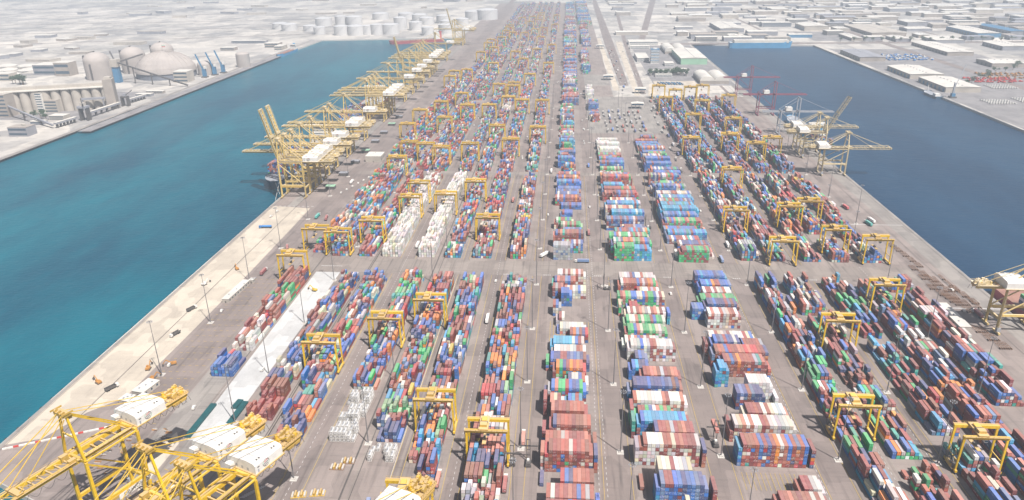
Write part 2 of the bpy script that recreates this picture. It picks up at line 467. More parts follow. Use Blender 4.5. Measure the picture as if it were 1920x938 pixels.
for (xa, ya, n) in ((-192, 332, 11),):
    wl += [(xa + i * .9, ya + i * 1.0, xa + i * .9 + 3.2, ya + i * 1.0 + .5) for i in range(n)]
wl += [(340, 603.5, 388, 604.6), (330, 812, 388, 813)]
wl += [(-250, 670.5, -228, 671.2)] + [(-369 + i * 6, 851, -366 + i * 6, 852) for i in range(9)]
wl += [(x, 657.5, x + 1.1, 658.6) for c in (-60, -20, 30, 98, 165, 238) for x in (c, c + 2, c + 4, c + 6)]
sheet('white_road_markings', wl, M_LINEW, .17)
cr = [(-199.6, 300, -198.9, 2900), (-132.3, 300, -131.2, 2900), (-123.6 - 2.6, 300, -125.6, 2900), (-254.8, 460, -254, 2900), (-340.4, cy + 40, -339.8, 2300), (-370.3, cy + 5, -370, 2300), (364, 320, 364.4, 1700), (388.9, 320, 389.2, 1700),
      (269.2, 292, 269.7, 1560), (234.2, 292, 234.6, 1560)]
for n_ in (176, 178.5, 181, 206.5, 208): cr.append([head(n_, -388), head(n_, -20), head(n_ + .4, -20), head(n_ + .4, -388)])
sheet('cable_slots', cr, M_CRACK, .19)
fl = MB()
for i in range(190): fl.box(-376.4, cy + 6 + i * 12, -3.2, -375.02, cy + 8 + i * 12, -.4, M_RUBBER)
structure(fl.build('quay_fenders'))
# white and red barrier across the pier end
br = thing('road_barrier', 'low red and white plastic barrier line across the left pier end', 'barrier')
pa, pb = Vector((-369, 367, 0)), Vector((-300, 400, 0))
for i in range(24):
    a_, b_ = pa.lerp(pb, i / 24), pa.lerp(pb, (i + .96) / 24)
    b = MB().beam(a_ + Vector((0, 0, .56)), b_ + Vector((0, 0, .56)), .9, 1.0, M_REDP if i % 4 == 2 else M_WHITE)
    b.build('segment', br)

# ---------------------------------------------------------------- containers
PAL = {
 'maroon': (.25, .055, .055), 'brick red': (.36, .095, .065), 'rust brown': (.24, .085, .055), 'salmon': (.50, .20, .15), 'crimson': (.48, .05, .06),
 'blue': (.035, .16, .47), 'dark blue': (.035, .07, .20), 'sky blue': (.07, .36, .58), 'slate blue': (.14, .22, .38), 'green': (.025, .40, .15), 'pale green': (.27, .46, .27), 'teal': (.03, .36, .31),
 'white': (.78, .76, .72), 'cream': (.70, .63, .50), 'grey': (.42, .43, .44), 'orange': (.72, .26, .035), 'yellow': (.66, .48, .10)}
NAMES = list(PAL)
PCOL = np.array([PAL[n] for n in NAMES])
def mix(**kw):
    w = np.zeros(len(NAMES))
    for k, v in kw.items(): w[NAMES.index(k.replace('_', ' '))] = v
    return w / w.sum()
GEN = mix(maroon=17, brick_red=11, rust_brown=8, salmon=6, crimson=5, blue=14, dark_blue=9, sky_blue=8, slate_blue=5, green=7, pale_green=3, teal=3, white=9, cream=5, grey=5, orange=5, yellow=.4)
WARM = mix(maroon=22, brick_red=22, rust_brown=14, salmon=12,  crimson=5, blue=5, dark_blue=4, slate_blue=2, white=2, orange=3, teal=1, grey=2, green=1)
WREF = mix(white=88, cream=8, grey=4)
PALE = mix(white=40, cream=14, grey=12, salmon=8, brick_red=10, maroon=12, blue=4)
BLUES = mix(blue=60, slate_blue=16, dark_blue=10, sky_blue=5, maroon=5, orange=2, white=1, green=1)
SKYB = mix(sky_blue=62, blue=14, slate_blue=8, white=6, maroon=6, teal=4)
GRNS = mix(green=40, pale_green=12, maroon=14, salmon=10, white=6, blue=8, cream=6, brick_red=6)
TEALS = mix(teal=50, sky_blue=8, maroon=22, rust_brown=10, blue=10)
NAVY = mix(dark_blue=45, blue=18, slate_blue=14, maroon=12, white=4, rust_brown=7)
rng = np.random.default_rng(11)
CW, TH = 2.44, 2.75
CT = []          # x, y, tier, length, colour index, column id, slot, (top exposed)
def stack(colid, slot, x, y, L, h, pal, topcol=None, z0=0):
    cs = rng.choice(len(NAMES), size=h, p=pal)
    if rng.random() < .6 and h > 1: cs[rng.integers(1, h):] = cs[-1]
    if topcol is not None: cs[-1] = topcol
    for t in range(h): CT.append((x, y, t, L, cs[t], colid, slot, t == h - 1, z0))
def rtg_block(cid, x0, n, y0, y1, hmean=3.2, pal=GEN, gaps=.04, pitch=2.9, seq=None, long_share=.62, var=.75):
    y = y0; lvl = hmean
    slots = np.arange(n)
    while y + 12.2 <= y1:
        pl = pal
        r = rng.random()
        hm = hmean
        if seq:
            for (a_, b_, p_, h_) in seq:
                if a_ <= y < b_: pl, hm = p_, h_
        lvl += rng.normal(0, .8); lvl = min(max(lvl, hm - 1.0), hm + 1.2)
        if r < gaps or hm == 0:
            y += 12.9; continue
        bias = rng.choice(len(NAMES), p=pl) if rng.random() < .55 else None
        forty = rng.random() < long_share
        for L, yy in ([(12.19, y)] if forty else [(6.06, y), (6.06, y + 6.3)]):
            tilt = rng.normal(0, .35)
            for s in slots:
                h = int(round(lvl + tilt * (s - n / 2) * .5 + rng.normal(0, var)))
                if rng.random() < .07: h -= 2
                h = max(0, min(5, h))
                if h == 0: continue
                tc = bias if (bias is not None and rng.random() < .55) else None
                stack(cid, int(s) + 1, x0 + s * pitch, yy, L, h, pl, tc)
        y += 12.9
def cross_row(cid, xa, xb, y, tiers, pal=GEN, pitch=2.5, edge=True, x0=None):
    n = max(1, int(round((xb - xa) / pitch)))
    L = 12.19
    slot0 = int(round((xa - (x0 if x0 is not None else xa)) / pitch)) + 1
    for s in range(n):
        h = tiers
        if edge and s in (0, n - 1) and rng.random() < .5: h -= 1
        if h > 0: stack(cid, slot0 + s, xa + s * pitch, y, L, h, pal, None)

# left-hand straight blocks (near, middle, far zones)
LEFT = [('first', -270, 6), ('second', -246.5, 6), ('third', -218, 6), ('fourth', -193, 7), ('fifth', -154.5, 6.6), ('sixth', -125, 6.4), ('seventh', -96, 6.5), ('eighth', -57, 7)]
rtg_block(1, -269.5, 6, 461, 648, 3.4, gaps=.04, seq=[(461, 486, BLUES, 2.4), (486, 499, GEN, 0), (499, 530, PALE, 3.2), (545, 575, WARM, 4.4), (575, 600, GRNS, 3.8), (600, 648, WARM, 4.2)], long_share=.9, var=.9)
for cid, x0, n, ys, hm, seq in (
    (3, -218.5, 6, 408, 3.0, [(408, 434, mix(maroon=60, rust_brown=20, brick_red=20), 3.2), (447, 461, PALE, 4.6), (461, 486, NAVY, 1.4)]),
    (4, -192.5, 7, 382, 2.7, [(382, 395, NAVY, 1.2), (395, 421, GEN, 2.6)]),
    (5, -154.5, 6, 449, 3.0, []),
    (6, -125, 7, 389, 3.0, [(389, 402, NAVY, 2.4), (402, 415, GRNS, 3.2)]),
    (7, -96.5, 7, 356, 3.0, []),
    (8, -57.3, 8, 305, 3.3, [(305, 318, GEN, 4), (318, 331, PALE, 4.1)])):
    rtg_block(cid, x0, n, ys, 648, hm - .2, GEN, .04, 2.75 if n > 6 else 2.95, seq, .6, 1.1)
for cid, x0, n in ((1, -270, 6), (2, -246, 6), (3, -217, 6), (4, -192, 7), (5, -153, 6), (6, -125, 6), (7, -95.5, 7), (8, -56, 6)):
    hm = {1: 2.6, 2: 3.8, 3: 2.8, 4: 4.4, 5: 4.2, 6: 3.2, 7: 3.4, 8: 3.3}[cid]
    pl = WREF if cid in (4, 5) else GEN
    rtg_block(cid, x0, n, 697 if cid not in (1,) else 705, 990, hm, pl, .03, 2.8, [(905, 995, PALE, 3.4)] if cid == 4 else [])
    for (ya, yb) in ((1012, 1452), (1478, 1898), (1928, 2348), (2382, 2900), (2930, 3400), (3430, 4150)):
        if cid == 1 and ya > 1900: continue
        rtg_block(cid, x0, n, ya, yb, 3.3 if ya < 2000 else 3.0, GEN, .12, 2.8, [(1380, 1452, WREF, 3)] if cid in (6,) else [])
# right-hand straight blocks
for cid, x0, n, y0, hm, seq in ((12, 182.5, 6, 300, 3.0, []), (13, 209.5, 7, 300, 3.0, []), (14, 245.3, 6, 300, 3.4, [(392, 405, WARM, 0), (430, 456, GEN, 4.6), (470, 500, TEALS, 4.5)]), (15, 273, 7, 318, 3.4, [(405, 440, WARM, 4.4)]), (16, 305, 7, 440, 3.3, [])):
    rtg_block(cid, x0, n, y0, 650, hm, mix(maroon=28, brick_red=12, rust_brown=9, salmon=4, blue=12, dark_blue=7, sky_blue=7, green=8, teal=4, white=9, grey=3, slate_blue=4, orange=3, cream=2), 0.05, 2.75 if n > 6 else 2.95, seq, .82, 1.15)
for cid, x0, n in ((12, 182.5, 6), (13, 209.5, 6), (14, 245.3, 6), (15, 273, 6), (16, 305, 6)):
    rtg_block(cid, x0, n, 702, 990, 3.5, GEN, .06, 2.9, [])
    rtg_block(cid, x0, n, 1014, 1540, 3.4, mix(maroon=20, brick_red=12, blue=16, dark_blue=13, sky_blue=10, slate_blue=8, green=4, teal=4, white=7, grey=4, rust_brown=5), .08, 2.9)
# centre blocks: rows side by side across the lane (measured rows first)
X5, X6, X7 = -13, 48, 111
ROWS5 = [(-8, 19, 314.5, 5, WARM), (-8, 19, 327.6, 5, WARM), (0, 20, 341.5, 5, WARM), (-10, 20, 365.7, 6, WARM), (-10, 20, 381.4, 4, WARM), (-8, 19, 396.0, 5, WARM), (-7, 17, 411.5, 5, WARM),
 (-8, 2, 424.6, 4, PALE), (2, 15, 424.6, 4, SKYB), (-10, 18, 438.5, 5, GEN), (2, 20, 452, 4, GEN), (-7, 17, 465.5, 5, GEN), (-9, 21, 482.0, 4, NAVY), (-9, 18, 497.0, 3, PALE), (-10, 18, 511.0, 3, SKYB),
 (6, 21, 526.0, 3, WARM), (-5, 21, 540.0, 2, PALE), (-6, 1, 554, 3, PALE), (-9, -2, 572.0, 4, PALE), (-2, 9, 591, 5, BLUES), (1, 21, 607, 3, PALE), (-10, 1, 606, 4, GEN), (-11, 12, 622, 4, WARM), (-6, 21, 638, 4, PALE)]
ROWS6 = [(58, 86, 339.3, 6, BLUES), (58, 78, 352.3, 6, PALE), (49, 87, 375.4, 6, PALE), (60, 84, 388.6, 6, WARM), (50, 86, 402.8, 5, SKYB), (50, 78, 417, 3, GRNS), (50, 88, 430.5, 4, PALE), (51, 86, 445, 5, NAVY), (57, 87, 459, 5, WARM),
 (50, 66, 472.7, 4, BLUES), (56, 67, 486.5, 4, BLUES), (51, 88, 500.5, 5, PALE), (48, 78, 515.0, 3, PALE), (51, 87, 530, 4, GRNS), (51, 86, 546, 4, GRNS), (53, 88, 561, 4, PALE), (56, 69, 577, 3, WARM), (51, 90, 592, 4, GRNS),
 (68, 88, 606.5, 3, PALE), (51, 88, 620.0, 4, WARM), (53, 89, 633.2, 4, PALE)]
ROWS7 = [(111, 117, 300, 4, WARM), (123, 153, 332, 4, WARM), (139, 154, 346, 4, PALE), (113, 154, 378, 6, WARM), (113, 152, 402.0, 5, PALE), (122, 151, 416.0, 5, PALE), (122, 143, 438.5, 5, NAVY), (133, 151, 446.5 + 6, 5, WREF),
 (115, 123, 466.8, 6, SKYB), (119, 154, 480.9, 5, WARM), (115, 158, 494.6, 5, WARM), (138, 159, 509.5, 4, WARM), (117, 141, 510, 5, NAVY), (119, 156, 526.0, 3, PALE), (123, 151, 557.0, 5, PALE), (112, 124, 571, 4, BLUES),
 (123, 154, 575.4, 5, NAVY), (120, 154, 590.0, 4, GRNS), (127, 153, 604.1, 4, PALE), (125, 154, 620, 4, BLUES), (124, 153, 634.2, 5, BLUES)]
for cid, rows, X0 in ((9, ROWS5, X5), (10, ROWS6, X6), (11, ROWS7, X7)):
    for xa, xb, y, t, pl in rows: cross_row(cid, xa, xb, y, t, pl, x0=X0)
# low end columns standing beside the rows
for cid, x, y, h, pl in ((9, -12.6, 314.5, 2, NAVY), (9, -12.6, 352, 1, NAVY), (9, -12.6, 367, 5, PALE), (9, -12.6, 396, 3, WARM), (9, -12.6, 424, 5, WARM), (9, -12.6, 438, 3, NAVY), (9, -12.6, 482, 3, GRNS), (9, 20.5, 327, 3, BLUES), (9, 20.5, 366, 5, WARM), (9, 20.5, 381, 4, WARM),
                         (10, 55.4, 339, 5, BLUES), (10, 88.0, 339, 5, BLUES), (10, 88.0, 375, 5, WARM), (10, 46.5, 375, 5, PALE), (10, 46.5, 402, 5, TEALS), (10, 46.5, 416, 5, GRNS), (10, 47.0, 445, 3, BLUES), (10, 48, 352, 1, WARM), (10, 50, 325, 1, mix(grey=1)), (10, 71, 322, 5, mix(cream=1)),
                         (10, 48.8, 592, 4, GRNS), (10, 48.8, 575, 4, GRNS), (10, 89.5, 561, 4, SKYB), (11, 110.4, 378, 5, SKYB), (11, 110.4, 402, 3, WARM), (11, 155.0, 378, 5, WARM), (11, 112.5, 416.5, 1, mix(maroon=1)), (11, 112.6, 466, 5, SKYB), (11, 154, 480, 3, WARM), (11, 112.4, 510, 4, WARM), (11, 151.0, 446, 2, WREF)):
    stack(cid, max(1, int(round((x - {9: X5, 10: X6, 11: X7}[cid]) / 2.5)) + 1), x, y, 12.19, h, pl)
for cid, xa, xb, ya, yb in ((9, -12, 21, 697, 992), (10, 48, 91, 697, 992), (11, 112, 156, 705, 992), (9, -11, 14, 1014, 1460), (10, 50, 84, 1014, 1200), (11, 113, 150, 1014, 1240), (9, -10, 26, 1480, 2340), (10, 43, 62, 1330, 1500), (10, 40, 58, 1540, 1640), (10, 38, 60, 1860, 2250), (9, -12, 30, 2380, 3300), (10, 45, 75, 2380, 3000), (9, -12, 30, 3330, 4150), (10, 40, 95, 3030, 4150)):
    y = ya; pal = GEN
    lv = 4
    while y + 12.3 < yb:
        r = rng.random()
        pal = [GEN, WARM, PALE, GRNS, BLUES, NAVY, WARM, SKYB][rng.integers(0, 8)]
        if ya in (1540,) or (cid == 10 and 1100 < y < 1200): pal = WREF
        lv = int(min(6, max(2, lv + rng.integers(-2, 3))))
        x1, x2 = xa, xb
        if rng.random() < .35: x1 += rng.uniform(0, (xb - xa) * .4)
        if rng.random() < .35: x2 -= rng.uniform(0, (xb - xa) * .4)
        if r > .05: cross_row(cid, x1, x2, y, lv, pal, x0=xa)
        y += 13.0 + (rng.uniform(0, 5) if rng.random() < .4 else .3)
# feature of the green end block and the pale grey block beside the cross road
cross_row(11, 118, 149, 698.5 - 3, 5, mix(green=50, maroon=45, teal=5), x0=112)
cross_row(10, 52, 71, 696, 6, mix(green=70, maroon=14, blue=10, salmon=6), x0=48)
cross_row(9, -11, 9, 696, 6, mix(grey=80, slate_blue=20), x0=-12)

# containers carried by ships (part of the uncounted mass)
SHIPC = []
def ship_load(x0, y0, z0, nx, ny, h, pitch=13):
    for i in range(nx):
        for j in range(ny):
            hh = max(1, h - int(rng.integers(0, 3)))
            stack(99, 1, x0 + i * 2.5, y0 + j * pitch, 12.19, hh, mix(blue=30, dark_blue=15, sky_blue=6, maroon=20, salmon=10, brick_red=8, white=8, green=2), None, z0)
ship_load(-420, 965, 8, 14, 9, 6)
ship_load(-420, 1310, 8, 14, 7, 5)
ship_load(400, 1150, 6, 8, 5, 3)
ship_load(400, 500, 8, 8, 8, 3)

A = np.array([(c[0], c[1], c[2], c[3], c[4], c[5], c[6], c[7], c[8]) for c in CT], dtype=float)
# paint of each box: palette colour with its own fading
jit = rng.uniform(.50, .88, size=(len(A), 1)) * rng.normal(1, .05, size=(len(A), 3))
colr = PCOL[A[:, 4].astype(int)] * jit
gry = colr.mean(1, keepdims=True)
colr = np.clip(gry + (colr - gry) * 1.22, .004, .9)
rnd = rng.random(len(A))
# the 300 that show largest: rough projected size of the exposed faces
Rm = np.array([right, down, fwd])
cen = np.stack([A[:, 0] + CW / 2, A[:, 1] + A[:, 3] / 2, A[:, 2] * TH + 1.3 - 305 + A[:, 8]], 1)
pc = cen @ Rm.T
u_ = 960 + 1364 * pc[:, 0] / pc[:, 2]; v_ = 469 + 1364 * pc[:, 1] / pc[:, 2]
fy = cen.copy(); fy[:, 1] = A[:, 1]
pf = fy @ Rm.T; vf = 469 + 1364 * pf[:, 1] / pf[:, 2]
hmap = {}
for i, r in enumerate(A):
    key = (int(r[5]), round(r[0] * 2)); hmap.setdefault(key, []).append((r[1], r[3], r[2], r[8]))
score = np.zeros(len(A))
for i in range(len(A)):
    if A[i, 5] == 99 or not (8 < u_[i] < 1912 and vf[i] < 950) or A[i, 1] > 560: continue
    x, y, t, L = A[i, 0], A[i, 1], A[i, 2], A[i, 3]
    dist2 = pc[i, 2] ** 2
    top = A[i, 7] * CW * L * .62
    front = CW * 2.6 * .75
    if A[i, 5] in (9, 10, 11):       # crosswise rows: is the front end hidden by the row before it?
        for yy, ll, tt, zz in hmap.get((int(A[i, 5]), round(x * 2)), []):
            if y - 16 < yy + 0 < y - 1 and tt >= t: front = 0; break
    else:
        for yy, ll, tt, zz in hmap.get((int(A[i, 5]), round(x * 2)), []):
            if y - 14.5 < yy < y - 1 and yy + ll > y - 1.5 and tt >= t: front = 0; break
    score[i] = (top + front) / dist2
sel = set(np.argsort(-score)[:300].tolist())

def faces_for(i):
    x, y, t, L = A[i, 0], A[i, 1], A[i, 2], A[i, 3]
    z = t * TH + A[i, 8] + .12
    H = 2.68
    return x, y, z, x + CW, y + L, z + H
def mass(idx):
    x, y, t, L = A[idx, 0], A[idx, 1], A[idx, 2], A[idx, 3]
    z0 = t * TH + A[idx, 8] + .12; z1 = z0 + 2.68; x1 = x + CW; y1 = y + L
    c = colr[idx]; rr = rnd[idx]; top = A[idx, 7] > 0
    V, U, D, Cc = [], [], [], []
    def quad(m, P, k, du, dv):
        n = int(m.sum())
        if n == 0: return
        V.append(np.stack([np.stack([q[m] if isinstance(q, np.ndarray) else q for q in p], 1) for p in P], 1))
        uvs = np.array([(0, 0, k), (1, 0, k), (1, 1, k), (0, 1, k)], float)
        U.append(np.repeat(uvs[None], n, 0))
        dd = np.stack([np.broadcast_to(du, x.shape)[m], np.broadcast_to(dv, x.shape)[m], rr[m]], 1)
        D.append(np.repeat(dd[:, None], 4, 1))
        Cc.append(np.repeat(c[m][:, None], 4, 1))
    al = np.ones(len(x), bool)
    quad(top, [(x, y, z1), (x1, y, z1), (x1, y1, z1), (x, y1, z1)], 0, CW, L)
    quad(al, [(x, y, z0), (x1, y, z0), (x1, y, z1), (x, y, z1)], 2, CW, 2.68)
    quad(al, [(x1, y1, z0), (x, y1, z0), (x, y1, z1), (x1, y1, z1)], 2, CW, 2.68)
    quad(al, [(x, y1, z0), (x, y, z0), (x, y, z1), (x, y1, z1)], 1, L, 2.68)
    quad(al, [(x1, y, z0), (x1, y1, z0), (x1, y1, z1), (x1, y, z1)], 1, L, 2.68)
    return [np.concatenate(q) for q in (V, U, D, Cc)]
def raw_mesh(name, V, U, D, Cc):
    n = len(V)
    me = bpy.data.meshes.new(name)
    me.vertices.add(n * 4); me.loops.add(n * 4); me.polygons.add(n)
    me.vertices.foreach_set('co', V.reshape(-1).astype(np.float32))
    me.loops.foreach_set('vertex_index', np.arange(n * 4, dtype=np.int32))
    me.polygons.foreach_set('loop_start', np.arange(0, n * 4, 4, dtype=np.int32))
    me.update(calc_edges=True)
    for nm, ar in (('face_uv', U), ('face_dim', D)):
        at = me.attributes.new(nm, 'FLOAT_VECTOR', 'POINT')
        at.data.foreach_set('vector', ar.reshape(-1).astype(np.float32))
    ca = me.attributes.new('paint', 'FLOAT_COLOR', 'POINT')
    c4 = np.concatenate([Cc.reshape(-1, 3), np.ones((n * 4, 1))], 1)
    ca.data.foreach_set('color', c4.reshape(-1).astype(np.float32))
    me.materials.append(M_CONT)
    return me
rest = np.array([i for i in range(len(A)) if i not in sel])
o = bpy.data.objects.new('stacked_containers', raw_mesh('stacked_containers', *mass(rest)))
COL.objects.link(o)
o['kind'] = 'stuff'
tag(o, 'tens of thousands of multicoloured shipping containers stacked in blocks across the port', 'containers')
BN = {1: 'first block from left', 2: 'second block from left', 3: 'second long block from left', 4: 'third long block from left', 5: 'fourth long block from left', 6: 'fifth long block from left', 7: 'sixth long block from left', 8: 'seventh long block from left',
      9: 'central wide block', 10: 'wide block right of centre', 11: 'rightmost wide block', 12: 'sixth block from right', 13: 'fifth block from right', 14: 'fourth block from right', 15: 'third block from right', 16: 'second block from right'}
rowsof = {}
for i in range(len(A)):
    rowsof.setdefault(int(A[i, 5]), set()).add(round(A[i, 1], 1))
rowidx = {k: {y: j + 1 for j, y in enumerate(sorted(v))} for k, v in rowsof.items()}
seen_l = {}
for i in sorted(sel):
    x, y, z, x1, y1, z1 = faces_for(i)
    L = y1 - y
    cn = NAMES[int(A[i, 4])]; c = colr[i]
    lab = f"{cn} container, {ordw(int(A[i, 6]))} from left, {ordw(int(A[i, 2]) + 1)} tier up, {ordw(rowidx[int(A[i, 5])][round(A[i, 1], 1)])} row, {BN[int(A[i, 5])]}"
    if lab in seen_l: lab = ('long ' if L > 8 else 'short ') + lab
    seen_l[lab] = 1
    root = thing('shipping_container', lab, 'container', ((x + x1) / 2, (y + y1) / 2, z), 0, 'shipping containers stacked in the yard')
    hx, hy = CW / 2, L / 2
    def quads(P, ks, ds):
        n = len(P)
        return (np.array(P, float), np.array([[(0, 0, k), (1, 0, k), (1, 1, k), (0, 1, k)] for k in ks], float),
                np.array([[(a_, b_, rnd[i])] * 4 for a_, b_ in ds], float), np.array([[tuple(c)] * 4] * n, float))
    P = [[(-hx, -hy, 2.68), (hx, -hy, 2.68), (hx, hy, 2.68), (-hx, hy, 2.68)], [(-hx, hy, 0), (hx, hy, 0), (hx, -hy, 0), (-hx, -hy, 0)],
         [(hx, hy, 0), (-hx, hy, 0), (-hx, hy, 2.68), (hx, hy, 2.68)], [(-hx, hy, 0), (-hx, -hy, 0), (-hx, -hy, 2.68), (-hx, hy, 2.68)],
         [(hx, -hy, 0), (hx, hy, 0), (hx, hy, 2.68), (hx, -hy, 2.68)], [(-hx, -hy, 0), (hx, -hy, 0), (hx, -hy, 2.68), (-hx, -hy, 2.68)]]
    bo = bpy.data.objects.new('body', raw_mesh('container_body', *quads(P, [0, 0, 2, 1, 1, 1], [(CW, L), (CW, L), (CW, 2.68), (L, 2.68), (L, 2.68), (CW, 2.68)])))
    COL.objects.link(bo); bo.parent = root
    g = .03
    for sgn in (-1, 1):
        xa, xb = sorted((sgn * .02, sgn * (hx - .08)))
        D_ = [[(xa, -hy - g, .1), (xb, -hy - g, .1), (xb, -hy - g, 2.58), (xa, -hy - g, 2.58)], [(xa, -hy - g, 2.58), (xb, -hy - g, 2.58), (xb, -hy + .01, 2.58), (xa, -hy + .01, 2.58)],
              [(xb, -hy - g, .1), (xb, -hy, .1), (xb, -hy, 2.58), (xb, -hy - g, 2.58)], [(xa, -hy, .1), (xa, -hy - g, .1), (xa, -hy - g, 2.58), (xa, -hy, 2.58)]]
        do = bpy.data.objects.new('door', raw_mesh('container_door', *quads(D_, [2, 0, 1, 1], [(1.2, 2.5), (1.2, .1), (.1, 2.5), (.1, 2.5)])))
        COL.objects.link(do); do.parent = root

# ---------------------------------------------------------------- haze (air)
def haze():
    b = MB().box(-FAR - 900, -3000, -7.0, FAR + 900, FAR + 900, 316, M_WHITE)
    o = b.build('haze')
    m = bpy.data.materials.new('hazy air')
    m.use_nodes = True
    t = m.node_tree
    t.nodes.clear()
    out = t.nodes.new('ShaderNodeOutputMaterial')
    pv = t.nodes.new('ShaderNodeVolumePrincipled')
    pv.inputs['Color'].default_value = (.80, .90, 1.0, 1)
    pv.inputs['Density'].default_value = HAZE
    pv.inputs['Anisotropy'].default_value = 0.05
    t.links.new(pv.outputs[0], out.inputs['Volume'])
    o.data.materials.clear(); o.data.materials.append(m)
    o['kind'] = 'stuff'
    tag(o, 'pale dusty haze hanging over the whole port', 'haze')
haze()
# ---------------------------------------------------------------- rubber-tyred yard gantries
def make_rtg():
    t = thing('yard_gantry_crane', '', 'gantry crane')
    Wd, Dp, Ht = 25.0, 11.5, 27.5
    for sx in (0, Wd):
        for sy in (0, Dp):
            b = MB()
            top = (sx, sy, Ht - 1.2); bot = (sx + (-.5 if sx == 0 else .5), sy, 2.6)
            b.beam(bot, top, .95, 1.0, M_YEL, 1.35, 1.2)
            b.build('leg', t)
    for sy in (0, Dp):
        b = MB().box(-.9, sy - .75, Ht - 1.6, Wd + .9, sy + .75, Ht + .4, M_YEL)
        b.box(-.9, sy - 1.05 + (1.9 if sy else -.7), Ht + .42, Wd + .9, sy - .15 + (1.9 if sy else -.7), Ht + .5, M_YELTOP)
        for i in range(9):
            x = -.8 + i * (Wd + 1.6) / 8; yy = sy - .1 + (1.9 if sy else -1.5)
            b.box(x - .06, yy, Ht + .5, x + .06, yy + .1, Ht + 1.5, M_YELTOP)
        b.box(-.8, sy - .1 + (1.9 if sy else -1.5), Ht + 1.45, Wd + .8, sy + (1.9 if sy else -1.5), Ht + 1.55, M_YELTOP)
        b.build('girder', t)
    for sx in (-.5, Wd + .5):
        b = MB().box(sx - .7, -1.6, 1.5, sx + .7, Dp + 1.6, 2.9, M_YEL)
        b.beam((sx, 0, 9), (sx, Dp, 9), .5, .5, M_YEL)
        b.build('sill_beam', t)
        for yy in (-1, 1.6, Dp - 1.6, Dp + 1):
            MB().cyl((sx - .45, yy, .85), (sx + .45, yy, .85), .85, .85, 12, M_RUBBER).build('wheel', t)
    MB().box(-2.6, 2.2, 2.6, -1.1, 8.8, 5.2, M_YELTOP).box(-2.5, 3, 5.2, -1.2, 5, 6, M_STEEL).build('engine_house', t)
    pu = MB().box(-1.9, .6, 2.9, .5, 3.4, 5.8, M_STEEL).box(-1.7, 8.2, 2.9, .3, 11, 6.4, M_STEEL).box(-1.5, 4.2, 3, .2, 7.2, 4.4, M_RUST)
    pu.cyl((-2.2, 9.6, 8.2), (-1.2, 9.6, 8.2), 1.6, 1.6, 12, M_STEEL)
    pu.beam((-.6, .5, 3), (-.6, 11, 14), .35, .35, M_STEEL).beam((-.6, 11, 3), (-.6, .5, 14), .35, .35, M_STEEL)
    pu.build('power_unit', t)
    tr = MB().box(7.5, -1.3, Ht + .6, 13.5, Dp + 1.3, Ht + 1.5, M_YELTOP)
    tr.box(8.2, 1, Ht + 1.5, 12.6, 4.5, Ht + 3.2, M_YELTOP).box(8.8, 6, Ht + 1.5, 12, 10, Ht + 2.8, M_YEL)
    tr.cyl((8, 5.2, Ht + 2.3), (12.8, 5.2, Ht + 2.3), .7, .7, 10, M_STEEL)
    trb = tr.build('trolley', t)
    MB().box(12.2, 0.2, Ht - 4.4, 14.2, 2.4, Ht - 2.0, M_WHITE).box(12.3, .1, Ht - 4.1, 14.1, .2, Ht - 2.8, M_GLASS).build('operator_cabin', t)
    sp = MB().box(9.3, -.3, 17, 11.7, 11.8, 17.5, M_YELTOP).box(9.9, 4.2, 17.5, 11.1, 7.4, 18.6, M_STEEL)
    for x in (9.8, 11.2):
        for y in (4.4, 7.2): sp.beam((x, y, 18.4), (x, y, Ht), .09, .09, M_STEEL)
    sp.build('spreader', t)
    st = MB()
    for i in range(9): st.beam((-1.5, 1 + (i % 2) * 2.4, 3 + i * 2.6), (-1.5, 3.4 - (i % 2) * 2.4, 5.6 + i * 2.6), .6, .12, M_YELTOP)
    st.build('access_stair', t)
    return t
rtg = make_rtg(); used = []
SP = {1: -279, 2: -252, 3: -224, 4: -197.5, 5: -156.8, 6: -126.3, 7: -97.3, 8: -58.5, 12: 179.5, 13: 208, 14: 243, 15: 270.3, 16: 302.5}
G = [(8, 369), (7, 400), (7, 309), (5, 510), (6, 545), (4, 470), (1, 634), (1, 705), (2, 697), (3, 732), (4, 813), (5, 825), (6, 876), (7, 746), (4, 868), (2, 985),
     (12, 408), (14, 379), (13, 524), (15, 592), (12, 780), (14, 796), (15, 814), (13, 940), (15, 724), (13, 690), (16, 698),
     (1, 1190), (3, 1060), (3, 1460), (4, 1345), (5, 1347), (6, 1425), (6, 1545), (7, 1395), (4, 1042), (5, 1062), (8, 1390), (2, 1070), (1, 1300), (2, 1375), (7, 1090), (8, 1170), (3, 1240), (6, 1180),
     (12, 1105), (13, 1270), (12, 1420), (14, 1130), (14, 1390), (15, 1075), (15, 1240), (16, 1110), (13, 1500), (14, 1530), (16, 1440), (12, 1545), (15, 1548)]
r2 = random.Random(5)
for y in range(1570, 3300, 95):
    for c in r2.sample([1, 2, 3, 4, 5, 6, 7, 8], 2):
        if c == 1 and y > 1900: continue
        G.append((c, y + r2.uniform(-30, 30)))
bycol = {}
for c, y in G: bycol.setdefault(c, []).append(y)
for c in bycol: bycol[c].sort()
CN = {1: 'first', 2: 'second', 3: 'third', 4: 'fourth', 5: 'fifth', 6: 'sixth', 7: 'seventh', 8: 'eighth', 12: 'fifth-from-right', 13: 'fourth-from-right', 14: 'third-from-right', 15: 'second-from-right', 16: 'outermost right'}
for c, ys in sorted(bycol.items()):
    for k, y in enumerate(ys):
        o = place(rtg, used, (SP[c], y, 0), 0, f"yellow yard gantry, {ordw(k + 1)} from the camera, over the {CN[c]} {'block from left' if c < 9 else 'straight block'}", 'yellow yard gantries straddling the container blocks')

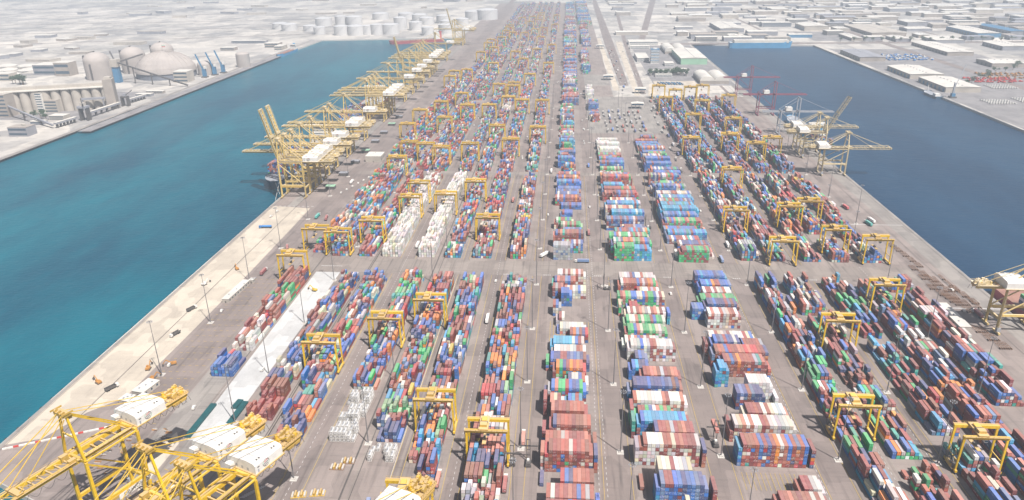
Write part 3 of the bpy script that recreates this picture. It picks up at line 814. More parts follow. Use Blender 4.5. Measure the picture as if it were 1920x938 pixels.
# ---------------------------------------------------------------- ship-to-shore cranes
def make_sts(paintm=None, up=False, lattice=False, sign=False, house_logo=True, name='quay_crane', ZB=48.0, ZA=77.0, tail=39, hx=1.5, hl=19.5, L=68.0):
    """local axes: +x landward from the waterside rail, boom along -x; y along the quay"""
    Y = paintm or M_YEL; YT = M_YELTOP if Y is M_YEL else (M_PALEY if Y is M_HAZED else Y)
    t = thing(name, '', 'quay crane')
    GA, HS = 31.5, 8.7
    for sx in (0, GA):
        for sy in (-HS, HS):
            b = MB().beam((sx, sy, 2.5), (sx, sy, ZB - 1), 1.7, 1.7, Y, 1.5, 1.5)
            b.build('leg', t)
            w = MB()
            for k in (-3.6, -1.2, 1.2, 3.6):
                w.cyl((sx - .4, sy + k, .7), (sx + .4, sy + k, .7), .6, .6, 8, M_STEEL)
            w.box(sx - .7, sy - 5, 1.1, sx + .7, sy + 5, 2.6, M_YELTOP if Y is M_YEL else Y)
            w.build('wheel_bogie', t)
    for sx in (0, GA):
        MB().beam((sx, -HS, 13.5), (sx, HS, 13.5), 1.6, 2.0, Y).build('cross_beam', t); MB().beam((sx, -HS, ZB), (sx, HS, ZB), 1.5, 1.8, Y).build('cross_beam', t)
    for sy in (-HS, HS):
        b = MB().beam((0, sy, 17), (GA, sy, 17), 1.5, 2.0, Y)
        b.build('portal_beam', t)
        MB().beam((0, sy, ZB - 2), (GA, sy, 18), .8, .8, Y).build('brace', t); MB().beam((0, sy, ZB - .5), (GA, sy, ZB - .5), .9, .9, Y).build('brace', t)
    # apex frame over the waterside legs
    for sy in (-1, 1):
        MB().beam((0, sy * HS, ZB), (0, sy * 2.6, ZA), 1.3, 1.3, Y, 1.0, 1.0).build('mast_leg', t)
    hd = MB().box(-2.0, -4.4, ZA - 1.2, 2.0, 4.4, ZA + .6, YT)
    for yy in (-3, 0, 3): hd.cyl((-1.2, yy - .5, ZA + 1.1), (-1.2, yy + .5, ZA + 1.1), 1.1, 1.1, 10, YT)
    hd.box(-3.2, -5, ZA + .5, 3.2, -4.8, ZA + 1.6, YT).box(-3.2, 4.8, ZA + .5, 3.2, 5, ZA + 1.6, YT).box(1.6, -2, ZA - 4.5, 3.4, 2, ZA - 2, YT)
    hd.beam((2.0, 3, ZA), (4.8, 3.4, ZA - 4), .9, .5, YT).beam((-2, -4, ZA - 2), (-4.2, -4, ZA - 5), .6, .5, YT)
    hd.build('mast_head', t)
    MB().beam((0, -5.6, (ZA + ZB) / 2), (0, 5.6, (ZA + ZB) / 2), .8, .8, Y).build('mast_tie', t)
    # backstays to the landside portal and the two slim stays to the tail
    for sy in (-1, 1):
        MB().beam((0, sy * 2.4, ZA), (GA, sy * 4.2, ZB + .5), .8, .8, Y).build('back_stay', t)
        MB().beam((0, sy * 2.0, ZA + .4), (GA + tail - 1, sy * 3.8, ZB + 1), .32, .32, Y).build('tail_stay', t)
    # fixed girder between the legs and out to the tail
    for sy in (-4, 4):
        b = MB().beam((-3, sy, ZB - .6), (GA + tail, sy, ZB - .6), 1.2, 2.6, Y)
        b.box(-2, sy * 1.35 - .6, ZB + .8, GA + tail, sy * 1.35 + .6, ZB + .9, YT)
        b.build('trolley_girder', t)
    cc = MB()
    for i in range(int((GA + tail) / 6.3)): cc.box(-2 + i * 6.3, -4, ZB - 1, -1.2 + i * 6.3, 4, ZB - .2, YT)
    for i in range(int((GA + tail) / 3)):        # walkway rails
        for sy in (-6.2, 6.2): cc.box(-2 + i * 3, sy - .05, ZB + .9, -1.9 + i * 3, sy + .05, ZB + 2.0, YT)
    for sy in (-6.2, 6.2): cc.box(-2, sy - .05, ZB + 1.95, GA + tail - 1, sy + .05, ZB + 2.05, YT)
    cc.build('walkway', t)
    ca = MB()
    for i in range(int((GA + tail - 8) / 4.7)):       # hanging festoon cable loops
        x0 = 8 + i * 4.7 - (0 if i < 9 else 0)
        for j in range(6):
            a0, a1 = j / 6, (j + 1) / 6
            ca.beam((x0 + 4.5 * a0, -5.6, ZB - 1.6 - 3.4 * math.sin(math.pi * a0)), (x0 + 4.5 * a1, -5.6, ZB - 1.6 - 3.4 * math.sin(math.pi * a1) - .01), .14, .14, M_RUBBER)
    ca.build('festoon_cable', t)
    # tail machinery deck
    b = MB().box(GA + tail - 13, -5.2, ZB + .7, GA + tail + 1, 5.2, ZB + 1.2, YT)
    rr = random.Random(3)
    for i in range(34):
        x, y = GA + tail - 12 + rr.random() * 11.5, -4.6 + rr.random() * 8.6
        s = .5 + rr.random() * 1.0; h = 1 + rr.random() * 2.2
        if i % 3 == 0: b.cyl((x, y, ZB + 1.2 + s * 1.1), (x, y + 1.6, ZB + 1.2 + s * 1.1), s * 1.2, s * 1.2, 10, YT)
        else: b.box(x, y, ZB + 1.2, x + s * 1.6, y + s * 1.3, ZB + 1.2 + h, Y if i % 2 else YT)
    for i in range(10):
        x = GA + tail - 13 + i * 1.5
        b.beam((x, -5.2, ZB + 1.2), (x, -5.2, ZB + 2.6), .14, .14, YT).beam((x, 5.2, ZB + 1.2), (x, 5.2, ZB + 2.6), .14, .14, YT)
        if i % 2: b.beam((x, -4.6, ZB - 2.2), (x + 1.2, -4.6, ZB - 6), .2, .2, M_STEEL)
    b.box(GA + tail - 13, -5.25, ZB + 2.5, GA + tail + 1, -5.15, ZB + 2.7, YT).box(GA + tail - 13, 5.15, ZB + 2.5, GA + tail + 1, 5.25, ZB + 2.7, YT)
    b.box(GA + tail - 11, -4.8, ZB - 3.6, GA + tail - 1, -3.2, ZB - 2, YT)
    b.build('tail_platform', t)
    # machinery house with low ridge roof
    x0, x1, y0, y1, zz, zt = GA + hx, GA + hx + hl, -8.4, 11.5, ZB + 1.4, ZB + 7.6
    h = MB()
    h.box(x0 - .8, y0 - .8, ZB + .9, x1 + .8, y1 + .8, zz, YT)
    ym = (y0 + y1) / 2 - 4
    P = [(x0, y0), (x1, y0), (x1, y1), (x0, y1)]
    prof = [(y0, zt - 1.2), (y0 + 1.0, zt - .1), (ym, zt + .5), (y1 - 1, zt - .4), (y1, zt - 1.4)]
    vs = []
    for x in (x0, x1):
        vs += [(x, y0, zz)] + [(x, yy, z_) for yy, z_ in prof] + [(x, y1, zz)]
    h.add(vs, [(0, 6, 5, 4, 3, 2, 1), (7, 8, 9, 10, 11, 12, 13)] + [(i, i + 1, i + 8, i + 7) for i in range(6)], M_WHITE)
    ho = h.build('machinery_house', t)
    hs = MB()
    for f_ in (.25, .5, .75):
        x = x0 + (x1 - x0) * f_
        for (ya, za), (yb, zb) in zip(prof[:-1], prof[1:]): hs.beam((x, ya, za + .06), (x, yb, zb + .06), .10, .06, M_STEEL)
    hs.build('roof_seam', ho)
    for i, x in enumerate((x0 + 3.5, x0 + 5.2, x1 - 5.2, x1 - 3.5)):
        MB().box(x - .4, y0 + 1.7, zt - .3, x + .4, y0 + 2.5, zt + .5, M_STEEL).build('roof_vent', ho)
    MB().box(x0 + 1.5, y0 - .05, zz + 3.1, x0 + 3, y0 - .01, zz + 3.8, M_STEEL).build('louvre', ho)
    MB().box(x0 + 1.6, y0 - .05, zz + .2, x0 + 2.5, y0 - .01, zz + 2.2, M_GREY).build('door', ho)
    for k in range(3): MB().box(x0 - .05, y0 + 5 + k * 4, zz + .8, x0 - .01, y0 + 6.4 + k * 4, zz + 2.5, M_GREY).build('window', ho)
    MB().box(x0 - 3.2, y0 + 15, zz, x0 - .2, y0 + 19, zz + 3, M_WHITE).build('electrical_room', t)
    if house_logo:
        lg = MB(); cx, cz = (x0 + x1) / 2 - 2.2, zz + 2.75
        for i in range(28):
            a0, a1 = 2 * math.pi * i / 28, 2 * math.pi * (i + .98) / 28
            vs = [(cx + 2.35 * math.cos(a0), y0 - .06, cz + 2.35 * math.sin(a0)), (cx + 2.35 * math.cos(a1), y0 - .06, cz + 2.35 * math.sin(a1)),
                  (cx + 2.0 * math.cos(a1), y0 - .06, cz + 2.0 * math.sin(a1)), (cx + 2.0 * math.cos(a0), y0 - .06, cz + 2.0 * math.sin(a0))]
            lg.add(vs, [(0, 1, 2, 3)], M_STEEL if i % 14 < 10 else M_GREENP)
        for k, mm in ((-1.1, M_STEEL), (0, M_STEEL), (1.1, M_REDP)):
            w = math.sqrt(max(.1, 1.8 ** 2 - k * k)) * .9
            lg.beam((cx - w, y0 - .07, cz + k - .4), (cx + w, y0 - .07, cz + k + .4), .02, .42, mm)
        lg.build('emblem', ho)
    # boom: two girders hinged at the waterside legs
    bm = MB()
    segs = []
    for sy in (-4, 4):
        if lattice:
            for zc in (-1.6, 1.6): bm.beam((-3, sy, zc), (-L, sy, zc), .6, .5, Y)
            for i in range(18):
                xa, xb = -3 - i * (L - 3) / 18, -3 - (i + 1) * (L - 3) / 18
                bm.beam((xa, sy, -1.6 if i % 2 else 1.6), (xb, sy, 1.6 if i % 2 else -1.6), .35, .35, Y)
        else:
            bm.beam((-3, sy, -.5), (-L, sy, -.5), 1.2, 2.5, Y, 1.0, 1.9)
            bm.box(-L, sy * 1.35 - .5, .7, -3, sy * 1.35 + .5, .8, YT)
    for i in range(14):
        x = -5 - i * (L - 6) / 13
        bm.box(x - .4, -4, -.6, x + .4, 4, .2, YT)
        if i < 13: bm.beam((x, -4, 0), (x - (L - 6) / 13, 4, 0), .35, .35, YT)
    bm.box(-L - 1.5, -4.8, -1.4, -L, 4.8, .8, YT)
    bm.box(-34, -5.4, .8, -31, 5.4, 1.8, YT).box(-6, -5, -1, -2, -2.4, 2.4, YT).box(-6, 2.4, -1, -2, 5, 2.4, YT)
    bo = bm.build('boom', t)
    bo.location = (0, 0, ZB)
    rl = MB()
    for sy in (-5.7, 5.7):
        for i in range(22): rl.box(-4 - i * 3, sy - .05, .8, -3.9 - i * 3, sy + .05, 1.9, YT)
        rl.box(-L, sy - .05, 1.85, -4, sy + .05, 1.95, YT)
    rl.build('handrail', bo)
    for j in range(9):
        pass
    fb = MB()
    for i in range(8):
        x0_ = -8 - i * 7
        for j in range(6):
            a0, a1 = j / 6, (j + 1) / 6
            fb.beam((x0_ - 6.6 * a0, -5.2, -1.6 - 3.6 * math.sin(math.pi * a0)), (x0_ - 6.6 * a1, -5.2, -1.6 - 3.6 * math.sin(math.pi * a1) - .01), .14, .14, M_RUBBER)
    fb.build('festoon_cable', bo)
    if up:
        bo.rotation_euler = (0, R(76 if not lattice else 62), 0)
    else:
        for sy in (-1, 1):
            MB().beam((0, sy * 2.6, ZA), (-32.5, sy * 4.6, ZB + 1.8), .34, .34, Y).build('fore_stay', t)
            MB().beam((0, sy * 2.2, ZA + .3), (-L + 5, sy * 4.4, ZB + .8), .38, .38, Y).build('fore_stay', t)
    # trolley with cab and spreader under the girders
    tx = 14
    tb = MB().box(tx - 3, -3.6, ZB - 2.6, tx + 3, 3.6, ZB - 1.6, YT).box(tx - 1.6, -2.6, ZB - 1.6, tx + 1.6, 2.6, ZB - .4, M_STEEL)
    tb.build('trolley', t)
    MB().box(tx - 5.5, -1.4, ZB - 5.4, tx - 3, 1.4, ZB - 2.6, M_WHITE).box(tx - 5.6, -1.2, ZB - 5.2, tx - 5.5, 1.2, ZB - 3.4, M_GLASS).build('operator_cabin', t)
    lf = MB().box(GA - 1.5, HS + .9, 3, GA + 1.5, HS + 3.1, 6, M_GREY).box(GA - .3, HS + .9, 6, GA + .3, HS + 1.5, ZB, YT)
    for i in range(14): lf.beam((GA - 1.4, HS + 1.6 + .8, 4 + i * 3.1), (GA + 1.4, HS + 1.6 + .8, 7.1 + i * 3.1), .7, .12, YT)
    lf.build('access_stair', t)
    if not lattice:
        MB().box(1.5, -HS - 1.1, 14.6, GA - 4, -HS - .85, 16.2, M_YELTOP).build('cable_tray', t)
    return t
NROT = math.atan2(.918, .397)
def head_crane(proto, usedl, s, label):
    p = head(175, s)
    return place(proto, usedl, (p[0], p[1], 0), NROT, label, 'yellow quay cranes in the near left corner')
sts = make_sts(); us = []
head_crane(sts, us, -365.5, 'leftmost of the big yellow quay cranes filling the near left corner')
c2 = head_crane(sts, us, -299.5, 'middle yellow quay crane in the near left corner with lettered white sign')
head_crane(sts, us, -272, 'yellow quay crane in the near left corner, its white house nearest the container blocks')
head_crane(sts, us, -181, 'yellow quay crane cut by the lower picture edge below a yard gantry')
# lettered sign board on the second crane
sg = MB().box(1, -.15, -1.4, 19, .15, 1.4, M_WHITE).box(4, .15, -5, 4.3, .4, .8, M_YELTOP).box(15, .15, -5, 15.3, .4, .8, M_YELTOP).box(4, -4, -3.3, 4.3, .3, -3, M_YELTOP).box(15, -4, -3.3, 15.3, .3, -3, M_YELTOP)
so = sg.build('sign_board', c2)
so.location = (-14, 9.3, 52.6)
def text_mesh(txt, size, mat, parent, loc, rot, name='lettering'):
    cu = bpy.data.curves.new(name, 'FONT'); cu.body = txt; cu.size = size; cu.extrude = .02; cu.align_x = 'CENTER'; cu.align_y = 'CENTER'
    tmp = bpy.data.objects.new(name, cu); COL.objects.link(tmp)
    dg = bpy.context.evaluated_depsgraph_get()
    me = bpy.data.meshes.new_from_object(tmp.evaluated_get(dg))
    bpy.data.objects.remove(tmp); bpy.data.curves.remove(cu)
    me.materials.clear(); me.materials.append(mat)
    ob = bpy.data.objects.new(name, me); COL.objects.link(ob)
    ob.parent = parent; ob.location = loc; ob.rotation_euler = rot
    return ob
text_mesh('DP WORLD', 2.7, M_STEEL, so, (10.5, -.19, 0), (R(90), 0, 0))
LY = [(893, 1), (916, 1), (940, 0), (978, 0), (1020, 0), (1088, 0), (1112, 0), (1193, 0), (1333, 0), (1358, 0), (1384, 0), (1409, 0), (1518, 0), (1601, 0), (1660, 1), (1732, 0), (1810, 0), (1842, 0), (1875, 0), (1908, 0), (2089, 0), (2420, 1), (2465, 0)]
sts_up = make_sts(M_HAZED, up=True); uu = []; stq = make_sts(M_HAZED); uq = []
for k, (y, up) in enumerate(LY):
    lab = f"yellow quay crane with {'raised' if up else 'lowered'} boom, {ordw(k + 1)} from the near end of the left quay row"
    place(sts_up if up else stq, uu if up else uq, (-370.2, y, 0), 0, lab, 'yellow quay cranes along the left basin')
# right quay
near_r = make_sts(M_HAZED, ZB=41, ZA=66, tail=22, hx=-13, hl=16)
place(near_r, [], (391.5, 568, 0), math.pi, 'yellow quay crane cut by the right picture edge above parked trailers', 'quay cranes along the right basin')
stl = make_sts(M_PALEY, lattice=True, house_logo=False, ZB=38, ZA=59, tail=19, hx=-4, hl=13, L=58); ul = []
place(stl, ul, (388, 1015, 0), math.pi, 'yellow quay crane with lowered lattice boom, nearest on the right quay above the apron', 'quay cranes along the right basin')
stlu = make_sts(M_PALEY, lattice=True, up=True, house_logo=False, ZB=38, ZA=59, tail=24, hx=-4, hl=13, L=58)
place(stlu, [], (388, 1106, 0), math.pi, 'yellow quay crane with raised lattice boom on the right quay', 'quay cranes along the right basin')
place(stl, ul, (388, 1140, 0), math.pi, 'yellow quay crane with lowered boom standing just behind the raised one', 'quay cranes along the right basin')
def make_old_crane(pm, label, y):
    t = thing('quay_crane', label, 'quay crane', (388, y, 0), math.pi, 'quay cranes along the right basin')
    for sx in (0, 29):
        for sy in (-8, 8): MB().beam((sx, sy, 1), (sx, sy, 42 if sx else 62), 1.5, 1.5, pm).build('leg', t)
        MB().beam((sx, -8, 14), (sx, 8, 14), 1.2, 1.5, pm).build('cross_beam', t); MB().beam((sx, -8, 40), (sx, 8, 40), 1.2, 1.5, pm).build('cross_beam', t)
    for sy in (-8, 8): MB().beam((0, sy, 14), (29, sy, 14), 1.1, 1.4, pm).beam((0, sy, 15), (29, sy, 39), .7, .7, pm).beam((0, sy, 61), (29, sy * .7, 42), .6, .6, pm).build('brace', t)
    MB().beam((0, -8, 61.5), (0, 8, 61.5), 1.4, 1.2, pm).build('mast_head', t)
    for sy in (-3.5, 3.5): MB().beam((-58, sy, 38.5), (58, sy, 38.5), 1.1, 2.0, pm).build('boom_girder', t)
    for sy in (-3, 3): MB().beam((0, sy, 61.5), (-52, sy, 40), .25, .25, pm).build('fore_stay', t)
    MB().box(11, -5, 40, 21, 5, 46, M_WHITE).build('machinery_house', t)
    MB().box(-1, -12, .4, 1, 12, 1.8, pm).box(28, -12, .4, 30, 12, 1.8, pm).build('wheel_bogie', t)
make_old_crane(M_GREY, 'grey quay crane beside the white and blue ship on the right quay', 1247)
make_old_crane(M_MAG, 'magenta quay crane, nearer of the two on the right quay', 1397)
make_old_crane(M_MAG, 'magenta quay crane, farther of the two on the right quay', 1585)

# ---------------------------------------------------------------- high lamp masts
def make_mast():
    t = thing('lamp_mast', '', 'lamp mast')
    MB().cyl((0, 0, .6), (0, 0, 47), .42, .17, 8, M_POLE).build('pole', t)
    MB().box(-2.3, -2.3, 0, 2.3, 2.3, .35, M_CONC).box(-1, -1, .35, 1, 1, .9, M_CONC).build('base', t)
    hd = MB(); hd.cyl((0, 0, 46.6), (0, 0, 47.1), .45, .45, 8, M_POLE)
    for i in range(8):
        a_ = i * math.pi / 4
        hd.beam((0, 0, 46.9), (1.7 * math.cos(a_), 1.7 * math.sin(a_), 46.9), .12, .12, M_POLE)
    ho = hd.build('lamp_ring', t)
    lm = MB()
    for i in range(8):
        a_ = i * math.pi / 4; x, y = 1.8 * math.cos(a_), 1.8 * math.sin(a_)
        lm.box(x - .25, y - .25, 46.3, x + .25, y + .25, 46.85, M_GREY)
    lm.build('lamp', ho)
    return t
mast = make_mast(); um = []
ys = [387, 466, 548, 636, 726, 815, 911, 1000, 1090, 1180, 1270, 1360, 1450]
PL = []
for x, nm in ((-26, 'left of the central wide block'), (38.5, 'right of the central wide block'), (102.5, 'left of the rightmost wide block'), (175.5, 'right of the rightmost wide block'), (-127.5, 'behind the fifth long block from left'), (-226, 'beside the second long block from left'), (-309.5, 'along the sandy left quay'), (300.5, 'beside the outer right block'), (337, 'on the right quay apron')):
    yl = ys[:9] if x > 250 or x < -200 else ys
    if x == 337: yl = [816, 912, 1010, 1110]
    if x == 300.5: yl = [467, 548, 636, 727, 815, 904, 1000, 1090]
    if x == -309.5: yl = [461, 545, 630, 715, 806, 894, 980]
    if x == -226: yl = [404, 466, 548, 636, 723, 816, 911, 1000, 1090]
    if x == 175.5: yl = [387, 466, 552, 644, 729, 821, 910, 1000, 1090, 1180]
    for k, y in enumerate(yl): PL.append((x, y, nm, k + 1))
PL += [(236, 387, 'between the third and fourth straight blocks from right', 1), (236, 466, 'between the third and fourth straight blocks from right', 2), (-165, 350, 'on the left truck road', 1), (-26, 318, 'at the lower edge left of the central block', 1), (38.5, 318, 'at the lower edge right of the central block', 1), (102.5, 318, 'at the lower edge by the rightmost wide block', 1)]
for x, y, nm, k in PL:
    place(mast, um, (x, y, 0), 0, f"tall floodlight mast, {ordw(k)} from the camera {nm}", 'tall floodlight masts')

# ---------------------------------------------------------------- vehicles and yard machines
def make_trailer():
    t = thing('container_trailer', '', 'trailer')
    b = MB()
    for x in (-.9, .9): b.box(x - .15, -6, .95, x + .15, 6, 1.25, M_RUST)
    for y in (-5.9, -3, 0, 3, 5.8): b.box(-1.2, y - .12, .95, 1.2, y + .12, 1.22, M_RUST)
    b.build('frame', t)
    for y in (-4.6, -3.3):
        for x in (-1, 1): MB().cyl((x - .25, y, .5), (x + .25, y, .5), .5, .5, 10, M_RUBBER).build('wheel', t)
    MB().box(-.9, 3.2, .05, -.7, 3.4, .95, M_STEEL).box(.7, 3.2, .05, .9, 3.4, .95, M_STEEL).build('landing_leg', t)
    return t
tr0 = make_trailer(); ut = []
r3 = random.Random(9)
clusters = [((352, 751), (357, 718), 2, 5), ((349, 690), (357, 674), 2, 3), ((349, 668), (358, 654), 3, 3), ((347, 646), (353, 633), 3, 3), ((352, 627), (358, 612), 4, 3), ((368, 668), (369, 652), 1, 3), ((367, 644), (371, 628), 2, 3), ((371, 622), (373, 609), 1, 3), ((348, 564), (353, 540), 3, 3)]
for ci, (p, q, nx, ny) in enumerate(clusters):
    for j in range(ny):
        for i in range(nx):
            f_ = j / max(1, ny - 1)
            x = p[0] + (q[0] - p[0]) * f_ + i * 3.3 - 2; y = p[1] + (q[1] - p[1]) * f_
            if ny * 13.5 > abs(q[1] - p[1]): y = p[1] - j * 13.3
            place(tr0, ut, (x, y, 0), R(r3.uniform(-3, 3)), f"empty trailer, {ordw(j + 1)} back, {ordw(i + 1)} across in the {ordw(ci + 1)} cluster on the right apron", 'empty trailers parked on the right apron')
def make_truck(cm, label, name='terminal_truck'):
    t = thing(name, label, 'truck')
    MB().box(-1.2, 6.4, .9, 1.2, 8.8, 3.1, cm).build('cab', t)
    MB().box(-1.1, 8.8, 1.9, 1.1, 8.83, 2.8, M_GLASS).box(-1.22, 7.2, 1.9, -1.2, 8.4, 2.8, M_GLASS).box(1.2, 7.2, 1.9, 1.22, 8.4, 2.8, M_GLASS).build('windscreen', t)
    MB().box(-.5, -6.2, .95, .5, 9, 1.3, M_STEEL).box(-1.2, -6.2, 1.15, 1.2, 6.0, 1.32, M_STEEL).build('chassis', t)
    for y in (-5, -3.7, 5.2, 8): 
        for x in (-1, 1): MB().cyl((x - .25, y, .5), (x + .25, y, .5), .5, .5, 10, M_RUBBER).build('wheel', t)
    return t
trk = make_truck(M_WHITE, ''); utk = []
TR = [(-301, 712, 20, 'maroon', 'on the left marshalling road beside the sand'), (-303, 649, 0, 'maroon', 'on the left road near the first gantry'), (-287, 806, 10, 'maroon', 'beside the left blocks near the quay'), (-300, 812, 0, 'teal', 'left of the maroon one near the quay'),
      (-160, 726, 0, 'white', 'between the two white container blocks'), (-21, 705, -35, 'white', 'turning at the central cross road'), (20, 690, 90, 'slate blue', 'beside the cross road lamp mast'), (27.5, 770, 0, 'maroon', 'on the road right of the central block'),
      (343, 868, 8, 'crimson', 'alone on the right apron'), (350, 812, 8, 'teal', 'nearer of the pair on the right apron'), (357, 822, 8, 'white', 'farther of the pair on the right apron'), (-25, 395, 0, 'salmon', 'beside the nearest gantry, left of the wide block'),
      (-33.5, 350, 0, 'maroon', 'in the lane beside the eighth block'), (-75, 352, 0, 'salmon', 'in the lane right of the seventh block'), (202, 560, 0, 'sky blue', 'between the two long right blocks'), (234, 620, 0, 'dark blue', 'on the road before the third right block'),
      (176, 740, 0, 'white', 'beside the rightmost wide block beyond the cross road'), (162, 700, 0, 'slate blue', 'at the end of the green block'), (361, 590, 0, 'maroon', 'near the site hut on the right apron'), (-66, 560, 0, 'white', 'on the road between the sixth and seventh blocks'),
      (158, 780, 0, 'salmon', 'on the road beyond the green block'), (-66, 880, 0, 'brick red', 'on the road left of the central blocks'), (-20, 1010, 0, 'white', 'on the far central road'), (34, 1040, 0, 'blue', 'on the far road right of the central block'), (-296, 950, 0, 'white', 'under the left quay cranes')]
def lone_container(x, y, z, rz, cname, label, L=12.19, tilt=(0, 0)):
    root = thing('shipping_container', label, 'container', (x, y, z), R(rz))
    root.rotation_euler = (R(tilt[0]), R(tilt[1]), R(rz))
    c = PAL[cname]
    hx, hy = CW / 2, L / 2
    P = [[(-hx, -hy, 2.6), (hx, -hy, 2.6), (hx, hy, 2.6), (-hx, hy, 2.6)], [(-hx, hy, 0), (hx, hy, 0), (hx, -hy, 0), (-hx, -hy, 0)], [(hx, hy, 0), (-hx, hy, 0), (-hx, hy, 2.6), (hx, hy, 2.6)],
         [(-hx, hy, 0), (-hx, -hy, 0), (-hx, -hy, 2.6), (-hx, hy, 2.6)], [(hx, -hy, 0), (hx, hy, 0), (hx, hy, 2.6), (hx, -hy, 2.6)], [(-hx, -hy, 0), (hx, -hy, 0), (hx, -hy, 2.6), (-hx, -hy, 2.6)]]
    ks = [0, 0, 2, 1, 1, 2]; ds = [(CW, L), (CW, L), (CW, 2.6), (L, 2.6), (L, 2.6), (CW, 2.6)]
    V = np.array(P, float); U = np.array([[(0, 0, k), (1, 0, k), (1, 1, k), (0, 1, k)] for k in ks], float)
    D = np.array([[(a_, b_, .37)] * 4 for a_, b_ in ds], float); C3 = np.array([[c] * 4] * 6, float)
    bo = bpy.data.objects.new('body', raw_mesh('container_body', V, U, D, C3)); COL.objects.link(bo); bo.parent = root
    return root
for x, y, rz, cn, where in TR:
    place(trk, utk, (x, y, .2), R(rz), f"white terminal truck under a {cn} container {where}", 'terminal trucks hauling containers')
    lone_container(x, y, 1.55, rz, cn, f"{cn} container riding on a truck {where}")
lone_container(-268, 492, .1, -4, 'crimson', 'single red container standing alone on the marked asphalt strip')
lone_container(185, 478, .1, 0, 'crimson', 'red container standing in the lane beside the handler')
lone_container(-186, 306, .1, -20, 'brick red', 'dark red container beside the crane shadow at the lower edge')
lone_container(-180, 303, .1, -20, 'crimson', 'second dark red container by the crane shadow at the lower edge')
lone_container(50.5, 328.5, .1, 0, 'grey', 'grey container lying alone left of the nearest blue block')
lone_container(-113, 328, .1, 4, 'slate blue', 'blue grey container on the ground beside the lower gantry')
lone_container(-127, 322, .1, 4, 'salmon', 'pale pink container standing by tracks at the lower edge')
def make_handler(label, x, y, rz, body=M_STEEL):
    t = thing('container_handler', label, 'container handler', (x, y, 0), R(rz))
    MB().box(-1.7, -3.5, .9, 1.7, 3, 2.3, body).box(-1.3, -3.3, 2.3, 1.3, -1, 3.3, body).build('chassis', t)
    MB().box(-.8, -.8, 2.3, .8, 1.0, 4.2, M_WHITE).box(-.7, 1.0, 2.9, .7, 1.03, 4, M_GLASS).build('cab', t)
    MB().box(-1.3, 3, .5, -.9, 3.6, 17, body).box(.9, 3, .5, 1.3, 3.6, 17, body).box(-1.3, 3.1, 9, 1.3, 3.5, 9.4, body).box(-1.3, 3.1, 16.6, 1.3, 3.5, 17, body).build('mast', t)
    MB().box(-6, 3.7, 11, 6, 4.1, 11.9, body).build('spreader', t)
    for yy, r_ in ((2, .9), (-2.4, .75)):
        for x_ in (-1.6, 1.6): MB().cyl((x_ - .35, yy, r_), (x_ + .35, yy, r_), r_, r_, 12, M_RUBBER).build('wheel', t)
make_handler('dark container handler with tall mast on the road left of the central wide block', -20.5, 372, 0)
make_handler('black handler lifting a rust red container left of the striped block', 101, 398, 0)
make_handler('dark handler standing left of the far green block', 41.5, 628, 90)
make_handler('dark handler mast beyond the green end block', 96, 790, 90)
make_handler('grey handler beside the nearest block under the nearest gantry', -30.5, 372, 180)
lone_container(101, 404.5, 9.2, 4, 'brick red', 'rust red container held high by the handler in the right lane', 12.19, (0, 0))
# cars and vans
def make_car(cm):
    t = thing('van', '', 'van')
    MB().box(-.95, -2.4, .45, .95, 2.4, 1.25, cm).build('body', t)
    MB().box(-.85, -2.2, 1.25, .85, 1.2, 2.0, cm).build('roof', t)
    MB().box(-.8, 1.2, 1.3, .8, 1.24, 1.9, M_GLASS).box(-.88, -1.9, 1.35, -.85, 1.0, 1.85, M_GLASS).box(.85, -1.9, 1.35, .88, 1.0, 1.85, M_GLASS).build('window', t)
    for y in (-1.5, 1.5):
        for x in (-.85, .85): MB().cyl((x - .12, y, .34), (x + .12, y, .34), .34, .34, 10, M_RUBBER).build('wheel', t)
    return t
car = make_car(M_WHITE); uc = []
CARS = [(-357, 830, 'on the sand below the quay crane legs'), (-358, 812, 'second on the sand below the quay crane legs'), (-309, 566, 'beside the long hut with yellow side'), (-263, 419, 'parked left of the gravel bed'), (-233, 471, 'on the gravel bed beside a lamp mast'), (-310, 474, 'beside the diggers on the left quay'),
        (362, 640, 'beside the parked trailers'), (360, 597, 'first by the right quay barrier'), (364, 594, 'second by the right quay barrier'), (353, 598, 'on the right apron near the hut roofs'), (368, 586, 'in the shadow of the right crane'), (165, 850, 'on the lane right of the wide blocks'), (31, 860, 'on the road right of the central block'), (-20, 830, 'on the road left of the central block'),
        (43, 905, 'at the far cross road'), (-66, 640, 'near the cross road'), (100, 620, 'between wide blocks')] + [(-298 + i * 4.0, 905 + i * 14, 'in the line behind the left quay cranes') for i in range(6)]
for k, (x, y, w) in enumerate(CARS):
    place(car, uc, (x, y, .25), R(r3.uniform(-12, 12)), f"small white van {w}" + (f", {ordw(k - 16)} one" if k >= 17 else ''), 'white vans and pickups')
